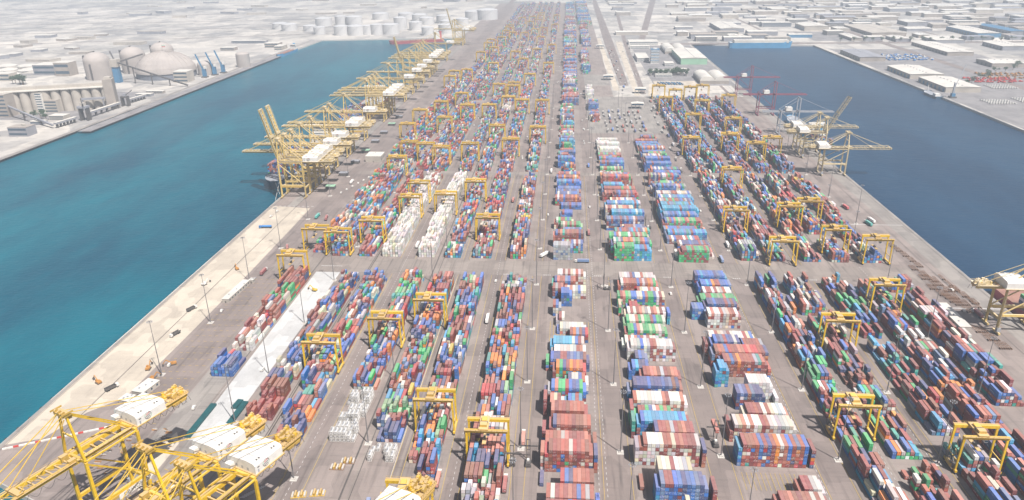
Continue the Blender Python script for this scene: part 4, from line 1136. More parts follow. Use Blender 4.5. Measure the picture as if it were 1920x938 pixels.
# earth-moving machines on the bare quay
def make_digger(label, x, y, rz, c=M_ORANGE):
    t = thing('excavator', label, 'excavator', (x, y, .1), R(rz))
    for sx in (-1.3, 1.3): MB().box(sx - .35, -2.2, 0, sx + .35, 2.2, .95, M_STEEL).build('track', t)
    MB().box(-1.5, -2.6, 1.1, 1.5, 1.2, 2.3, c).build('body', t)
    MB().box(-1.4, -.2, 2.3, -.1, 1.6, 3.3, c).box(-1.3, 1.6, 1.9, -.2, 1.63, 3.1, M_GLASS).build('cab', t)
    MB().beam((.4, 1, 2), (.4, 4.8, 5.2), .5, .7, c).beam((.4, 4.8, 5.2), (.4, 7.2, 2.2), .4, .5, c).build('boom', t)
    MB().box(-.3, 6.7, .9, 1.1, 7.9, 2.1, M_STEEL).build('bucket', t)
for lb, x, y, rz, c in (('white excavator with raised arm on the bare sandy quay', -351, 620, -20, M_WHITE), ('yellow excavator working on the loose sand behind the lamp mast', -334, 657, 40, M_ORANGE), ('yellow digger near the lowest lamp mast of the sandy quay', -324, 468, 10, M_ORANGE),
                        ('yellow wheel digger beside the dump truck on the sand', -352, 447, 60, M_ORANGE), ('orange digger beside the white site office', -313, 453, -30, M_ORANGE), ('yellow digger alone on the pale gravel bed', -238, 612, 70, M_YEL), ('orange digger next to the lamp mast foot', -308, 476, 120, M_ORANGE)):
    make_digger(lb, x, y, rz, c)
def make_dumper(label, x, y, rz):
    t = thing('dump_truck', label, 'dump truck', (x, y, .1), R(rz))
    MB().box(-1.2, 3.2, .9, 1.2, 5.2, 3, M_WHITE).build('cab', t)
    MB().box(-1.3, -5, 1.3, 1.3, 2.9, 1.6, M_STEEL).box(-1.35, -5, 1.6, -1.2, 2.9, 3, M_STEEL).box(1.2, -5, 1.6, 1.35, 2.9, 3, M_STEEL).box(-1.2, 2.7, 1.6, 1.2, 2.9, 3.2, M_STEEL).build('tipper_body', t)
    for y_ in (-4, -2.6, 3.8):
        for x_ in (-1.1, 1.1): MB().cyl((x_ - .25, y_, .55), (x_ + .25, y_, .55), .55, .55, 10, M_RUBBER).build('wheel', t)
make_dumper('white dump truck on the sand lane beside a lamp mast', -338, 568, -25)
make_dumper('white dump truck with long dark tipper near the quay end', -337, 440, -30)
make_dumper('dump truck parked on the sand near the first lamp mast', -330, 522, 160)
bt = make_truck(M_BLUEP, 'small blue tanker truck on the bare sandy quay', 'tanker_truck'); bt.location = (-349, 775, .1); bt.rotation_euler = (0, 0, R(95)); bt['category'] = 'truck'
MB().cyl((0, -5.6, 2.3), (0, 5.6, 2.3), 1.2, 1.2, 12, M_BLUEP).build('tank', bt)
# site huts
def hut(label, x, y, lx, ly, h, rz, roof=M_ROOFW, wall=M_CREAM, nw=3, name='site_hut', cat='hut'):
    t = thing(name, label, cat, (x, y, 0), R(rz))
    w = MB().box(-lx / 2, -ly / 2, 0, lx / 2, ly / 2, h, wall).build('wall', t)
    MB().box(-lx / 2 - .3, -ly / 2 - .3, h + .01, lx / 2 + .3, ly / 2 + .3, h + .35, roof).build('roof', t)
    for i in range(nw):
        y0_ = -ly / 2 + (i + .5) * ly / nw
        MB().box(lx / 2, y0_ - .8, h * .35, lx / 2 + .05, y0_ + .8, h * .75, M_GLASS).box(-lx / 2 - .05, y0_ - .8, h * .35, -lx / 2, y0_ + .8, h * .75, M_GLASS).build('window', t)
    MB().box(-.6, -ly / 2 - .06, 0, .6, -ly / 2, 2.1, M_STEEL).build('door', t)
    for i in range(3): MB().box(-lx * .2 + i * 1.6, -ly * .3 + i * ly * .28, h + .35, -lx * .2 + i * 1.6 + 1, -ly * .3 + i * ly * .28 + 1.2, h + 1.1, M_GREY).build('roof_unit', t)
hut('long low site hut with a row of windows beside the marked road', -311.5, 604, 6.5, 42, 4, -4, nw=8)
hut('white site office at the foot of the sandy quay', -310, 440, 10, 17, 4, -12)
hut('small flat roofed hut below the white site office', -316, 425, 8, 8, 3.5, -12, nw=1)
hut('flat cream building with rooftop units beside the outer right block', 336, 583, 9, 44, 4.5, 0, M_ROOFW, M_CREAM, 6, 'office_building', 'building')
hut('grey box shelter north of the long hut', -306, 636 - 8, 4, 5, 3.5, 0, nw=1)
hut('pale workshop building behind the left quay cranes', -292, 1068, 24, 26, 9, 0, nw=5, name='workshop', cat='building')
for k in range(8):
    hut(f"grey open shelter roof, {ordw(k + 1)} along the left quay crane row", -318, 925 + k * 62, 12, 9, 4.2, 0, M_GREENP if k % 3 == 0 else M_GREYB, M_STEEL, 1, 'shelter', 'shelter')
# long teal tarpaulin covered materials by the gravel bed
for k, (x0_, y0_, x1_, y1_) in enumerate(((-251.5, 386, -250.5, 424), (-229.5, 398, -228.5, 428), (-234, 420, -233, 430))):
    b = MB().beam((x0_, y0_, .9), (x1_, y1_, .9), 4.2, 1.6, M_GREENROOF)
    tag(b.build('tarpaulin_pile'), ('long dark teal covered pile left of the gravel bed', 'long dark teal covered pile right of the gravel bed', 'small dark teal covered pile on the gravel bed')[k], 'covered pile')
# building stuff scattered at the foot of the gravel bed
for k in range(42):
    x, y = r3.uniform(-300, -258), r3.uniform(345, 395)
    b = MB(); s = r3.uniform(.8, 2.4)
    for q in range(4): b.beam((x - s, y + q * .5, .2 + .2 * (q % 2)), (x + s, y + q * .5 + r3.uniform(-.4, .4), .2 + .2 * (q % 2)), .35, .3, r3.choice([M_RUST, M_CONC, M_ORANGE, M_STEEL]))
    tag(b.build('timber_pile'), 'small pile of timber and rubble on the ground behind the near left cranes', 'material pile', 'scattered material piles behind the near left cranes')
for k, (x, y, lab) in enumerate(((-206, 424, 'flat rack of timber beams between gravel bed and red containers'), (-193, 352, 'yellow spreader frame stack beside the crane shadow'), (-187, 362, 'second yellow spreader frame behind the first'), (-141, 362, 'rusty flat racks stacked between the tracks'), (-136, 368, 'longer rusty flat rack pile between the tracks'), (-146, 338, 'row of yellow lashing frames at the lower edge'), (-157, 336, 'yellow lashing frames at the far left of the lower edge row'))):
    t = thing('equipment_rack', lab, 'equipment rack', (x, y, .1), R(-8 + k * 3))
    MB().box(-4.5, -2.4, 0, 4.5, 2.4, .4, M_YEL if k not in (3, 4) else M_RUST).build('base', t)
    for q in range(5): MB().box(-4 + q * 1.8, -2.2, .4, -3 + q * 1.8, 2.2, 1.4 + (q % 2) * .8, M_YELTOP if q % 2 else M_CONC).build('frame', t)
# blue gate sheds
# ---------------------------------------------------------------- tank containers
def make_tank():
    t = thing('tank_container', '', 'tank container')
    MB().cyl((0, .35, 1.25), (0, 5.7, 1.25), 1.08, 1.08, 14, M_TANK).build('tank', t)
    f = MB()
    for y in (0, 6.0):
        for x in (-1.15, 1.15): f.box(x - .07, y - .07, 0, x + .07, y + .07, 2.5, M_WHITE)
        f.box(-1.2, y - .07, 0, 1.2, y + .07, .14, M_WHITE).box(-1.2, y - .07, 2.36, 1.2, y + .07, 2.5, M_WHITE)
    for x in (-1.15, 1.15): f.box(x - .07, 0, 0, x + .07, 6, .14, M_WHITE).box(x - .05, 0, 2.4, x + .05, 6, 2.5, M_WHITE)
    f.build('frame', t)
    MB().cyl((0, .28, 1.25), (0, .34, 1.25), 1.12, 1.12, 14, M_TANKEND).cyl((0, .2, 1.25), (0, .29, 1.25), .85, .85, 14, M_TANK).build('end_ring', t)
    MB().box(-.3, 1, 2.32, .3, 5, 2.5, M_GREY).cyl((0, 3, 2.4), (0, 3, 2.7), .3, .3, 8, M_STEEL).build('walkway', t)
    return t
tank = make_tank(); utn = []
slots = []
for j in range(8):
    for i in range(6 if j else 6):
        h = (3, 3, 3, 3, 2, 2)[i] if j == 0 else max(1, 3 - (j % 3 == 2) - (i == 0))
        if j > 0 and r3.random() < .12: continue
        for k in range(h - (1 if r3.random() < .3 else 0)): slots.append((-152.6 + i * 2.85, 387.6 + j * 6.9, k, i, j, 'A'))
for i, h, y in ((0, 2, 369), (0, 1, 376), (1, 1, 379), (4, 3, 369), (5, 2, 369), (4, 2, 376), (5, 2, 376), (3, 2, 376)):
    for k in range(h): slots.append((-122.2 + i * 2.9, y, k, i, int(y), 'B'))
for x, y, k, i, j, g in slots:
    if g == 'A': lab = f"white tank container, {ordw(i + 1)} from left, {ordw(j + 1)} row, {ordw(k + 1)} tier of the large tank stack"
    else: lab = f"white tank container, {ordw(i + 1)} slot, {'front' if j == 369 else 'back'} row, {ordw(k + 1)} tier in the small group by the track"
    if g == 'B' and j == 379: lab = 'white tank container standing a little apart in the small group by the track'
    place(tank, utn, (x, y, k * 2.62 + .12), 0, lab, 'white tank containers')

# ---------------------------------------------------------------- left bank: grain terminal, domes, ship loaders
t = thing('silo_row', 'long row of tall concrete grain silos with a roof gallery on the left bank', 'silos', (-1128, 1368, 0), math.atan2(72, 199))
for i in range(11):
    MB().cyl((10 + i * 18.6, 10, 0), (10 + i * 18.6, 10, 44), 9.2, 9.2, 20, M_CREAM).build('silo', t)
    MB().cyl((10 + i * 18.6, 27, 0), (10 + i * 18.6, 27, 44), 9.2, 9.2, 14, M_CREAM).build('silo', t)
MB().box(-4, -1, 44.02, 212, 38, 46, M_ROOFW).box(0, 8, 46, 205, 22, 52, M_CREAM).build('gallery', t)
MB().box(196, -4, 0, 214, 20, 60, M_SAND).box(199, -1, 60, 211, 16, 64, M_CREAM).build('elevator_tower', t)
MB().box(150, -9, 22, 196, -4, 26, M_GREYB).box(152, -8, 0, 154, -6, 22, M_GREYB).box(190, -8, 0, 192, -6, 22, M_GREYB).build('conveyor_bridge', t)
def dome_silo(label, x, y, r, h, dome, extra=True):
    t = thing('dome_silo', label, 'silo', (x, y, 0))
    MB().cyl((0, 0, 0), (0, 0, h), r, r, 36, M_DOME, False).build('wall', t)
    pr_ = [(r * math.cos(a_ * math.pi / 16), h + dome * math.sin(a_ * math.pi / 16)) for a_ in range(8)]
    rf = MB().lathe(0, 0, pr_, 36, M_DOME)
    ro = rf.build('roof', t)
    if extra:
        MB().box(-r - 3, -3, 0, -r - .2, 3, h + dome * .6, M_STEEL).build('stair_tower', t)
        MB().box(-2, -r - 1.2, 0, 2, -r + .5, h - 4, M_STEEL).build('ladder_shaft', t)
        MB().beam((-r - 1, 0, h + 8), (0, 0, h + dome + 2), 2, 2, M_STEEL).build('conveyor', t)
dome_silo('large round silo with domed roof behind the silo row', -1187, 1800, 31, 44, 22)
dome_silo('round domed silo partly hidden behind the conveyor tower', -1150, 1900, 31, 44, 22)
dome_silo('farthest round domed silo left of the great dome', -1128, 2010, 30, 44, 20)
t = thing('storage_dome', 'great ribbed storage dome with dark base wall and flag on top', 'dome', (-1030, 1838, 0))
MB().cyl((0, 0, 0), (0, 0, 14), 72, 72, 48, M_DOMEB, False).build('wall', t)
dm = MB(); N_ = 56; prof_ = [(74, 14), (73.5, 18), (70.5, 27), (64, 37), (54.5, 46), (41.5, 54), (25, 60), (8, 62.5)]
dm.lathe(0, 0, prof_, N_, M_DOME)
do_ = dm.build('roof', t)
rb = MB()
for i in range(28):
    a_ = 2 * math.pi * i / 28
    for (r0, z0), (r1, z1) in zip(prof_[1:-1], prof_[2:]):
        rb.beam((r0 * math.cos(a_), r0 * math.sin(a_), z0 + .3), (r1 * math.cos(a_), r1 * math.sin(a_), z1 + .3), .9, .7, M_DOME)
rb.build('rib', do_)
MB().cyl((0, 0, 61), (0, 0, 78), .3, .2, 6, M_STEEL).build('flagpole', t)
MB().box(0, -.1, 72.5, 9, .1, 74.2, M_REDP).box(0, -.1, 74.2, 9, .1, 75.9, M_WHITE).box(0, -.1, 75.9, 9, .1, 77.6, M_GREENP).build('flag', t)
t = thing('conveyor_tower', 'pale conveyor head tower with long inclined belt down to the quay', 'tower', (-1105, 1745, 0))
MB().box(-7, -7, 0, 7, 7, 38, M_BLUEB).box(-9, -9, 38, 9, 9, 56, M_CREAM).build('tower', t)
MB().beam((0, 0, 50), (208, -62, 4), 3.2, 3.0, M_STEEL).beam((0, 0, 54), (-45, 60, 66), 3, 3, M_STEEL).build('conveyor', t)
for f_ in (.25, .5, .75): MB().beam((208 * f_, -62 * f_, 0), (208 * f_, -62 * f_, 50 - 46 * f_), 2, 2, M_STEEL).build('trestle', t)
MB().beam((6, 4, 48), (40, 60, 60), 3, 3, M_STEEL).build('conveyor', t)
for k, (x, y) in enumerate(((-918, 1815), (-908, 1850), (-901, 1885))):
    t = thing('ship_loader', f"dark ship loader with leaning boom, {ordw(k + 1)} from the left beside the great dome", 'ship loader', (x, y, 0))
    MB().box(-7, -7, 0, 7, 7, 3, M_STEEL).box(-4, -4, 3, 4, 4, 22, M_BLUEB).build('portal', t)
    MB().beam((0, 0, 14), (-14, -4, 58), 3.2, 3.2, M_BLUEB).beam((0, 0, 22), (-10, -3, 44), .8, .8, M_STEEL).build('boom', t)
    MB().box(1, -3, 22, 7, 3, 28, M_WHITE).build('cab', t)
for k, (x0_, y0_, x1_, y1_, z_) in enumerate(((-940, 1262, -933, 1312, 9), (-931, 1345, -925, 1447, 10), (-930, 1485, -922, 1540, 8))):
    t = thing('conveyor_gallery', f"elevated conveyor gallery on the left quay, {ordw(k + 1)} from the camera", 'conveyor', (0, 0, 0))
    MB().beam((x0_, y0_, z_), (x1_, y1_, z_), 6, 3.2, M_GREYB).beam((x0_, y0_, z_ + 1.9), (x1_, y1_, z_ + 1.9), 6.6, .4, M_ROOFW).build('gallery', t)
    for j in range(6):
        f_ = (j + .5) / 6
        MB().box(x0_ + (x1_ - x0_) * f_ - 2, y0_ + (y1_ - y0_) * f_ - 1, 0, x0_ + (x1_ - x0_) * f_ + 2, y0_ + (y1_ - y0_) * f_ + 1, z_ - 1.6, M_STEEL).build('support', t)
t = thing('belt_conveyor', 'long inclined belt conveyor running to the quay at the far left edge', 'conveyor')
MB().beam((-1145, 1385, 26), (-945, 1262, 6), 3.4, 3, M_GREYB).build('gallery', t)
for f_ in (.2, .5, .8): MB().box(-1145 + 200 * f_ - 1, 1385 - 123 * f_ - 1, 0, -1144 + 200 * f_, 1386 - 123 * f_, 25 - 20 * f_, M_STEEL).build('support', t)
t = thing('ship_unloader', 'dark grain ship unloader between the conveyor galleries', 'ship unloader', (-925, 1330, 0))
MB().box(-8, -6, 0, -6, 6, 24, M_STEEL).box(6, -6, 0, 8, 6, 24, M_STEEL).box(-9, -7, 24, 9, 7, 28, M_GREYB).build('portal', t)
MB().beam((0, 0, 28), (12, -18, 36), 2, 2, M_STEEL).beam((0, 0, 28), (-4, 4, 42), 2, 2, M_STEEL).beam((-4, 4, 42), (12, -18, 36), .8, .8, M_STEEL).box(-4, -4, 28, 4, 4, 34, M_CREAM).build('boom', t)
t = thing('ship_unloader', 'dark ship unloader right of the silo tower', 'ship unloader', (-921, 1462, 0))
MB().box(-7, -5, 0, -5, 5, 18, M_STEEL).box(5, -5, 0, 7, 5, 18, M_STEEL).box(-7, -5, 18, 7, 5, 21, M_STEEL).build('portal', t)
MB().beam((0, 0, 21), (14, 8, 32), 1.6, 1.6, M_STEEL).box(-3, -3, 21, 3, 3, 26, M_GREYB).build('boom', t)

def building(label, x0, y0, x1, y1, h, wall, roof, cat='building', name='building', storeys=3, rz=0, flat=True, group=None, detail=True, trim=None):
    cx_, cy_ = (x0 + x1) / 2, (y0 + y1) / 2
    lx, ly = (x1 - x0) / 2, (y1 - y0) / 2
    t = thing(name, label, cat, (cx_, cy_, 0), rz, group)
    if flat:
        MB().box(-lx, -ly, 0, lx, ly, h, wall).build('wall', t)
        MB().box(-lx - .3, -ly - .3, h + .02, lx + .3, ly + .3, h + .7, roof).build('roof', t)
        if detail:
            for s in range(storeys):
                z = h * (s + .35) / storeys
                w = MB().box(-lx * .94, -ly - .12, z, lx * .94, -ly, z + h / storeys * .42, M_GLASS)
                w.build('window_band', t)
    else:
        w = MB().box(-lx, -ly, 0, lx, ly, h, wall)
        rs = h * .22 if min(lx, ly) < 40 else h * .3
        ax = lx >= ly
        w.build('wall', t)
        r = MB()
        n = 8
        if ax: pts = [(-lx - 1, h), (lx + 1, h)]
        if ly > lx:
            r.add([(-lx - .8, -ly - .8, h + .03), (0, -ly - .8, h + rs), (lx + .8, -ly - .8, h + .03), (-lx - .8, ly + .8, h + .03), (0, ly + .8, h + rs), (lx + .8, ly + .8, h + .03)], [(0, 1, 4, 3), (1, 2, 5, 4), (0, 2, 1), (3, 4, 5)], roof)
        else:
            r.add([(-lx - .8, -ly - .8, h + .03), (-lx - .8, 0, h + rs), (-lx - .8, ly + .8, h + .03), (lx + .8, -ly - .8, h + .03), (lx + .8, 0, h + rs), (lx + .8, ly + .8, h + .03)], [(0, 3, 4, 1), (1, 4, 5, 2), (0, 1, 2), (3, 5, 4)], roof)
        ro = r.build('roof', t)
        if detail:
            nd = max(2, int(ly / 9))
            for i in range(nd):
                yy = -ly + (i + .3) * 2 * ly / nd
                MB().box(-lx - .15, yy, 0, -lx, yy + ly * .8 / nd, h * .6, trim or M_STEEL).build('door', t)
            nv = max(2, int(max(lx, ly) / 8))
            for i in range(nv):
                if ly > lx: MB().box(-1.1, -ly + (i + .5) * 2 * ly / nv - 1.5, h + rs - .2, 1.1, -ly + (i + .5) * 2 * ly / nv + 1.5, h + rs + .9, M_GREYB).build('ridge_vent', ro)
                else: MB().box(-lx + (i + .5) * 2 * lx / nv - 1.5, -1.1, h + rs - .2, -lx + (i + .5) * 2 * lx / nv + 1.5, 1.1, h + rs + .9, M_GREYB).build('ridge_vent', ro)
    return t
building('tall blind sand coloured block at the far left edge', -1130, 1352, -1098, 1378, 44, M_SAND, M_CREAM, storeys=6)
building('white tower block in front of the silo row', -1074, 1392, -1052, 1410, 40, M_WHITE, M_ROOFW, storeys=8)
building('lower beige block beside the white tower block', -1060, 1396, -1026, 1424, 24, M_CREAM, M_SAND, storeys=4)
building('grey shed with trees at the bottom of the left bank', -985, 1200, -950, 1225, 16, M_GREYB, M_SAND, storeys=2)
building('small cube building beside the left ship loader', -960, 1740, -925, 1775, 26, M_CREAM, M_ROOFW, storeys=3)
dome_silo('round silo between the great dome and the ship loaders', -935, 1860, 20, 26, 10, False)
dome_silo('second round silo behind the ship loaders', -890, 1990, 18, 34, 6, False)
for k, (x0_, y0_, x1_, y1_, h) in enumerate(((-1400, 1850, -1340, 1900, 26), (-1330, 1835, -1290, 1870, 34), (-1440, 1760, -1400, 1790, 18), (-960, 1565, -925, 1580, 5), (-955, 1600, -915, 1612, 5), (-1000, 1330, -970, 1350, 8), (-1010, 1290, -985, 1305, 6), (-985, 2380, -940, 2420, 14), (-930, 2320, -905, 2370, 12), (-1150, 2500, -1030, 2525, 8), (-1105, 2315, -1060, 2345, 9))):
    building(f"plain industrial building, {ordw(k + 1)} in order along the left bank behind the quay", x0_, y0_, x1_, y1_, h, (M_GREYB, M_SAND, M_CREAM)[k % 3], M_ROOFW, storeys=2)
def make_storage_tank(r, h, m=M_TANK, name='storage_tank'):
    t = thing(name, '', 'storage tank')
    MB().cyl((0, 0, 0), (0, 0, h), r, r, 30, m, False).build('shell', t)
    MB().lathe(0, 0, [(r + .3, h), (r * .6, h + r * .1), (r * .2, h + r * .14), (.3, h + r * .15)], 30, m).build('roof', t)
    s = MB()
    for i in range(14):
        a0, a1 = -2.4 + i * .1, -2.4 + (i + 1) * .1
        s.beam(((r + .6) * math.cos(a0), (r + .6) * math.sin(a0), h * i / 14), ((r + .6) * math.cos(a1), (r + .6) * math.sin(a1), h * (i + 1) / 14), .9, .3, M_GREY)
    s.build('stair', t)
    return t
TK = [(-1006, 3070, 34, 30), (-945, 3110, 24, 34), (-888, 3110, 34, 32), (-925, 2765, 22, 26), (-832, 2735, 28, 32), (-778, 2735, 30, 32), (-738, 2745, 20, 32), (-702, 2745, 22, 36), (-655, 2765, 32, 34), (-652, 2925, 26, 44), (-585, 2890, 26, 30),
      (-508, 2720, 22, 28), (-450, 2790, 30, 30), (-409, 3310, 40, 34), (-350, 3300, 46, 40), (-583, 3110, 30, 26), (-520, 3160, 30, 30), (-480, 3000, 28, 24), (-1090, 2900, 30, 24), (-1150, 2960, 30, 22), (-1000, 2880, 26, 20), (-430, 3080, 26, 24), (-640, 3260, 34, 26), (-720, 3350, 34, 24), (-830, 3330, 36, 26)]
for k, (x, y, r, h) in enumerate(TK):
    t = make_storage_tank(r, h); t.location = (x, y, 0)
    t['label'] = f"white cylindrical tank, {ordw(k + 1)} counting from left through the far tank farm" if False else f"white {'broad' if r > 29 else 'slim'} storage tank {h} metres tall, {ordw(k + 1)} in the far tank farm"
    t['group'] = 'white storage tanks beyond the left basin'
for k, (x, y, r, h) in enumerate(((-985, 1150, 12, 14), (-1010, 1170, 12, 14), (-1035, 1190, 12, 14), (-970, 1128, 9, 13))):
    t = make_storage_tank(r, h); t.location = (x, y, 0); t['label'] = f"small white tank at the lower left edge of the far bank, {ordw(k + 1)} from the right"; t['group'] = 'small white tanks on the left bank'
for k in range(9):
    t = make_storage_tank(26, 6, M_ROOFW, 'open_basin_tank'); t.location = (-1450 - (k % 3) * 62 + r3.uniform(-5, 5), 1830 + (k // 3) * 75, 0)
    t['label'] = f"low round pale tank, {ordw(k % 3 + 1)} in the {ordw(k // 3 + 1)} row at the far left edge"; t['group'] = 'low round tanks at the left edge'

# ---------------------------------------------------------------- trees
def make_tree(seed, h=11, r=4.6):
    q = random.Random(seed)
    t = thing('tree', '', 'tree')
    tk = MB().cyl((0, 0, 0), (0, 0, h * .5), .4, .22, 7, M_TRUNK)
    for i in range(4):
        a_ = i * 1.57 + q.random()
        tk.beam((0, 0, h * .35), (r * .55 * math.cos(a_), r * .55 * math.sin(a_), h * .66), .22, .22, M_TRUNK, .1, .1)
    tk.build('trunk', t)
    c = MB()
    cl = [(q.uniform(-.6, .6) * r, q.uniform(-.6, .6) * r, h * q.uniform(.5, .85), r * q.uniform(.35, .6)) for _ in range(9)]
    for _ in range(420):
        x, y, z, rr_ = q.choice(cl)
        a_, b_ = q.uniform(0, 6.28), q.uniform(-1.2, 1.5)
        u = rr_ * q.random() ** .4
        p = Vector((x + u * math.cos(a_) * math.cos(b_), y + u * math.sin(a_) * math.cos(b_), z + u * math.sin(b_) * .8))
        s = q.uniform(.3, .75)
        d1 = Vector((q.uniform(-1, 1), q.uniform(-1, 1), q.uniform(-.5, .5))).normalized() * s
        d2 = Vector((q.uniform(-1, 1), q.uniform(-1, 1), q.uniform(-1, 1))).normalized() * s
        c.add([p - d1, p + d2, p + d1, p - d2], [(0, 1, 2, 3)], M_LEAF)
    c.build('crown', t)
    return t
tps = [make_tree(k, 10 + 2 * k, 4.5 + k) for k in range(3)]; tu = [[], [], []]
def tree(k, x, y, label, group=None, s=1.0):
    o = place(tps[k], tu[k], (x, y, 0), r3.uniform(0, 6), label, group)
    o.scale = (s, s, s)
for k, (x, y) in enumerate(((-1065, 1352), (-1042, 1345), (-1022, 1338), (-1006, 1330), (-1005, 1195), (-965, 1215), (-958, 1222), (-1032, 1360))):
    tree(k % 3, x, y, f"dark green tree, {ordw(k + 1)} on the left bank before the silo row", 'trees on the left bank', 1.3)
for k in range(7): tree(k % 3, -1345 + r3.uniform(-25, 25), 1722 + r3.uniform(-14, 14), f"dark tree in the clump left of the domed silos", 'trees in the clump left of the silos', 1.9)
for k in range(30):
    if k < 15: x, y, w = 205 + (k % 5) * 13 + r3.uniform(-3, 3), 1835 + (k // 5) * 8, 'left of the white villas'
    else: x, y, w = 268 + (k % 4) * 8 + r3.uniform(-3, 3), 1790 + (k // 4) * 12, 'right of the white villas'
    tree(k % 3, x, y, f"grey green tree in the garden {w} beyond the right blocks", f"garden trees {w}", 1.2)
for k in range(48):
    x = 880 + (k % 24) * 30 + r3.uniform(-8, 8); y = 2476 - (k % 24) * 1.0 if k < 24 else 2180 + r3.uniform(-40, 40) - (k - 24) * 8
    tree(k % 3, x, y if k < 24 else 1700 + (k % 24) * 30, 'small dark tree along the roads of the right district', 'roadside trees in the right district', 1.4)

# ---------------------------------------------------------------- centre and right: gates, office, sheds
for k, (x, y, w, h) in enumerate(((140, 1452, 23, 9), (160, 1610, 23, 9), (99, 1778, 23, 9), (101, 2333, 24, 9))):
    t = thing('gate_canopy', f"blue gate canopy on the truck road, {ordw(k + 1)} from the camera", 'gate', (x, y, 0))
    MB().box(-w / 2, -6, h - 1.4, w / 2, 6, h + 1.6, M_BLUEB).build('fascia', t)
    MB().add([(-w / 2 - 1, -8, h + 1.65), (0, -8, h + 3.4), (w / 2 + 1, -8, h + 1.65), (-w / 2 - 1, 8, h + 1.65), (0, 8, h + 3.4), (w / 2 + 1, 8, h + 1.65)], [(0, 1, 4, 3), (1, 2, 5, 4), (0, 2, 1), (3, 4, 5)], M_ROOFW).build('roof', t)
    for i in range(4): MB().box(-w / 2 + i * (w - 1) / 3, -1.5, 0, -w / 2 + 1 + i * (w - 1) / 3, 1.5, h - 1.4, M_WHITE).build('booth', t)
t = thing('office_tower', 'white office tower with horizontal bands of dark windows', 'office building', (236, 2040, 0))
MB().box(-11, -9, 0, 11, 9, 36, M_WHITE).build('wall', t)
for i in range(8): MB().box(-11.15, -9.15, 3 + i * 4.1, 11.15, 9.15, 5.0 + i * 4.1, M_BLUEB if i % 2 else M_GLASS).build('window_band', t)
MB().box(-11.6, -9.6, 36.02, 11.6, 9.6, 37.2, M_BLUEB).box(-5, -4, 37.2, 5, 4, 40, M_WHITE).build('roof', t)
building('big white roofed shed with pale green gable end', 303, 2012, 372, 2205, 16, M_GREENP, M_ROOFW, 'shed', 'shed', flat=False, trim=M_BLUEB)
def vault(label, x0, y0, y1, w, n):
    t = thing('vaulted_shed', label, 'shed', (x0, y0, 0))
    for k in range(n):
        prof_ = []
        for i in range(13):
            a_ = math.pi * i / 12
            prof_.append((k * w + w / 2 - math.cos(a_) * w / 2, 7 + math.sin(a_) * 10))
        b = MB(); L_ = y1 - y0
        vs = [(x, 0, z) for x, z in prof_] + [(x, L_, z) for x, z in prof_]
        b.add(vs, [(i, i + 1, i + 14, i + 13) for i in range(12)] + [tuple(range(13))[::-1], tuple(range(13, 26))], M_ROOFW)
        b.build('roof', t)
    MB().box(.2, .2, 0, n * w - .2, y1 - y0 - .2, 6.98, M_SAND).build('wall', t)
vault('nearer twin vaulted shed with pale roofs left of the magenta cranes', 306, 1722, 1822, 33, 2)
vault('farther twin vaulted shed beside the basin', 285, 2212, 2330, 33, 2)
for k, (x0_, y0_, x1_, y1_, h) in enumerate(((193, 2322, 252, 2345, 8), (192, 2060, 224, 2165, 10), (258, 1985, 282, 2020, 7), (205, 1860, 262, 1878, 8), (262, 1880, 300, 1900, 8), (215, 1815, 255, 1826, 6), (196, 2420, 290, 2480, 9), (20, 4180, 74, 4230, 14), (90, 4180, 132, 4230, 14))):
    building(f"low white building, {ordw(k + 1)} counting away from the truck gates", x0_, y0_, x1_, y1_, h, M_WHITE, M_ROOFW, storeys=2)
for k in range(9):
    b = thing('parked_bus', f"long dark blue coach, {ordw(k + 1)} in the slanted row on the pale lot", 'coach', (214 + k * 6.2, 1722 - k * .5, .1), R(12), 'coaches parked on the pale lot')
    MB().box(-1.3, -13, .5, 1.3, 13, 3.3, M_BLUEB if k % 2 else M_GREY).build('body', b)
    for yy in (-9, 9): MB().box(-1.35, yy - .6, 0, 1.35, yy + .6, 1, M_RUBBER).build('wheel', b)
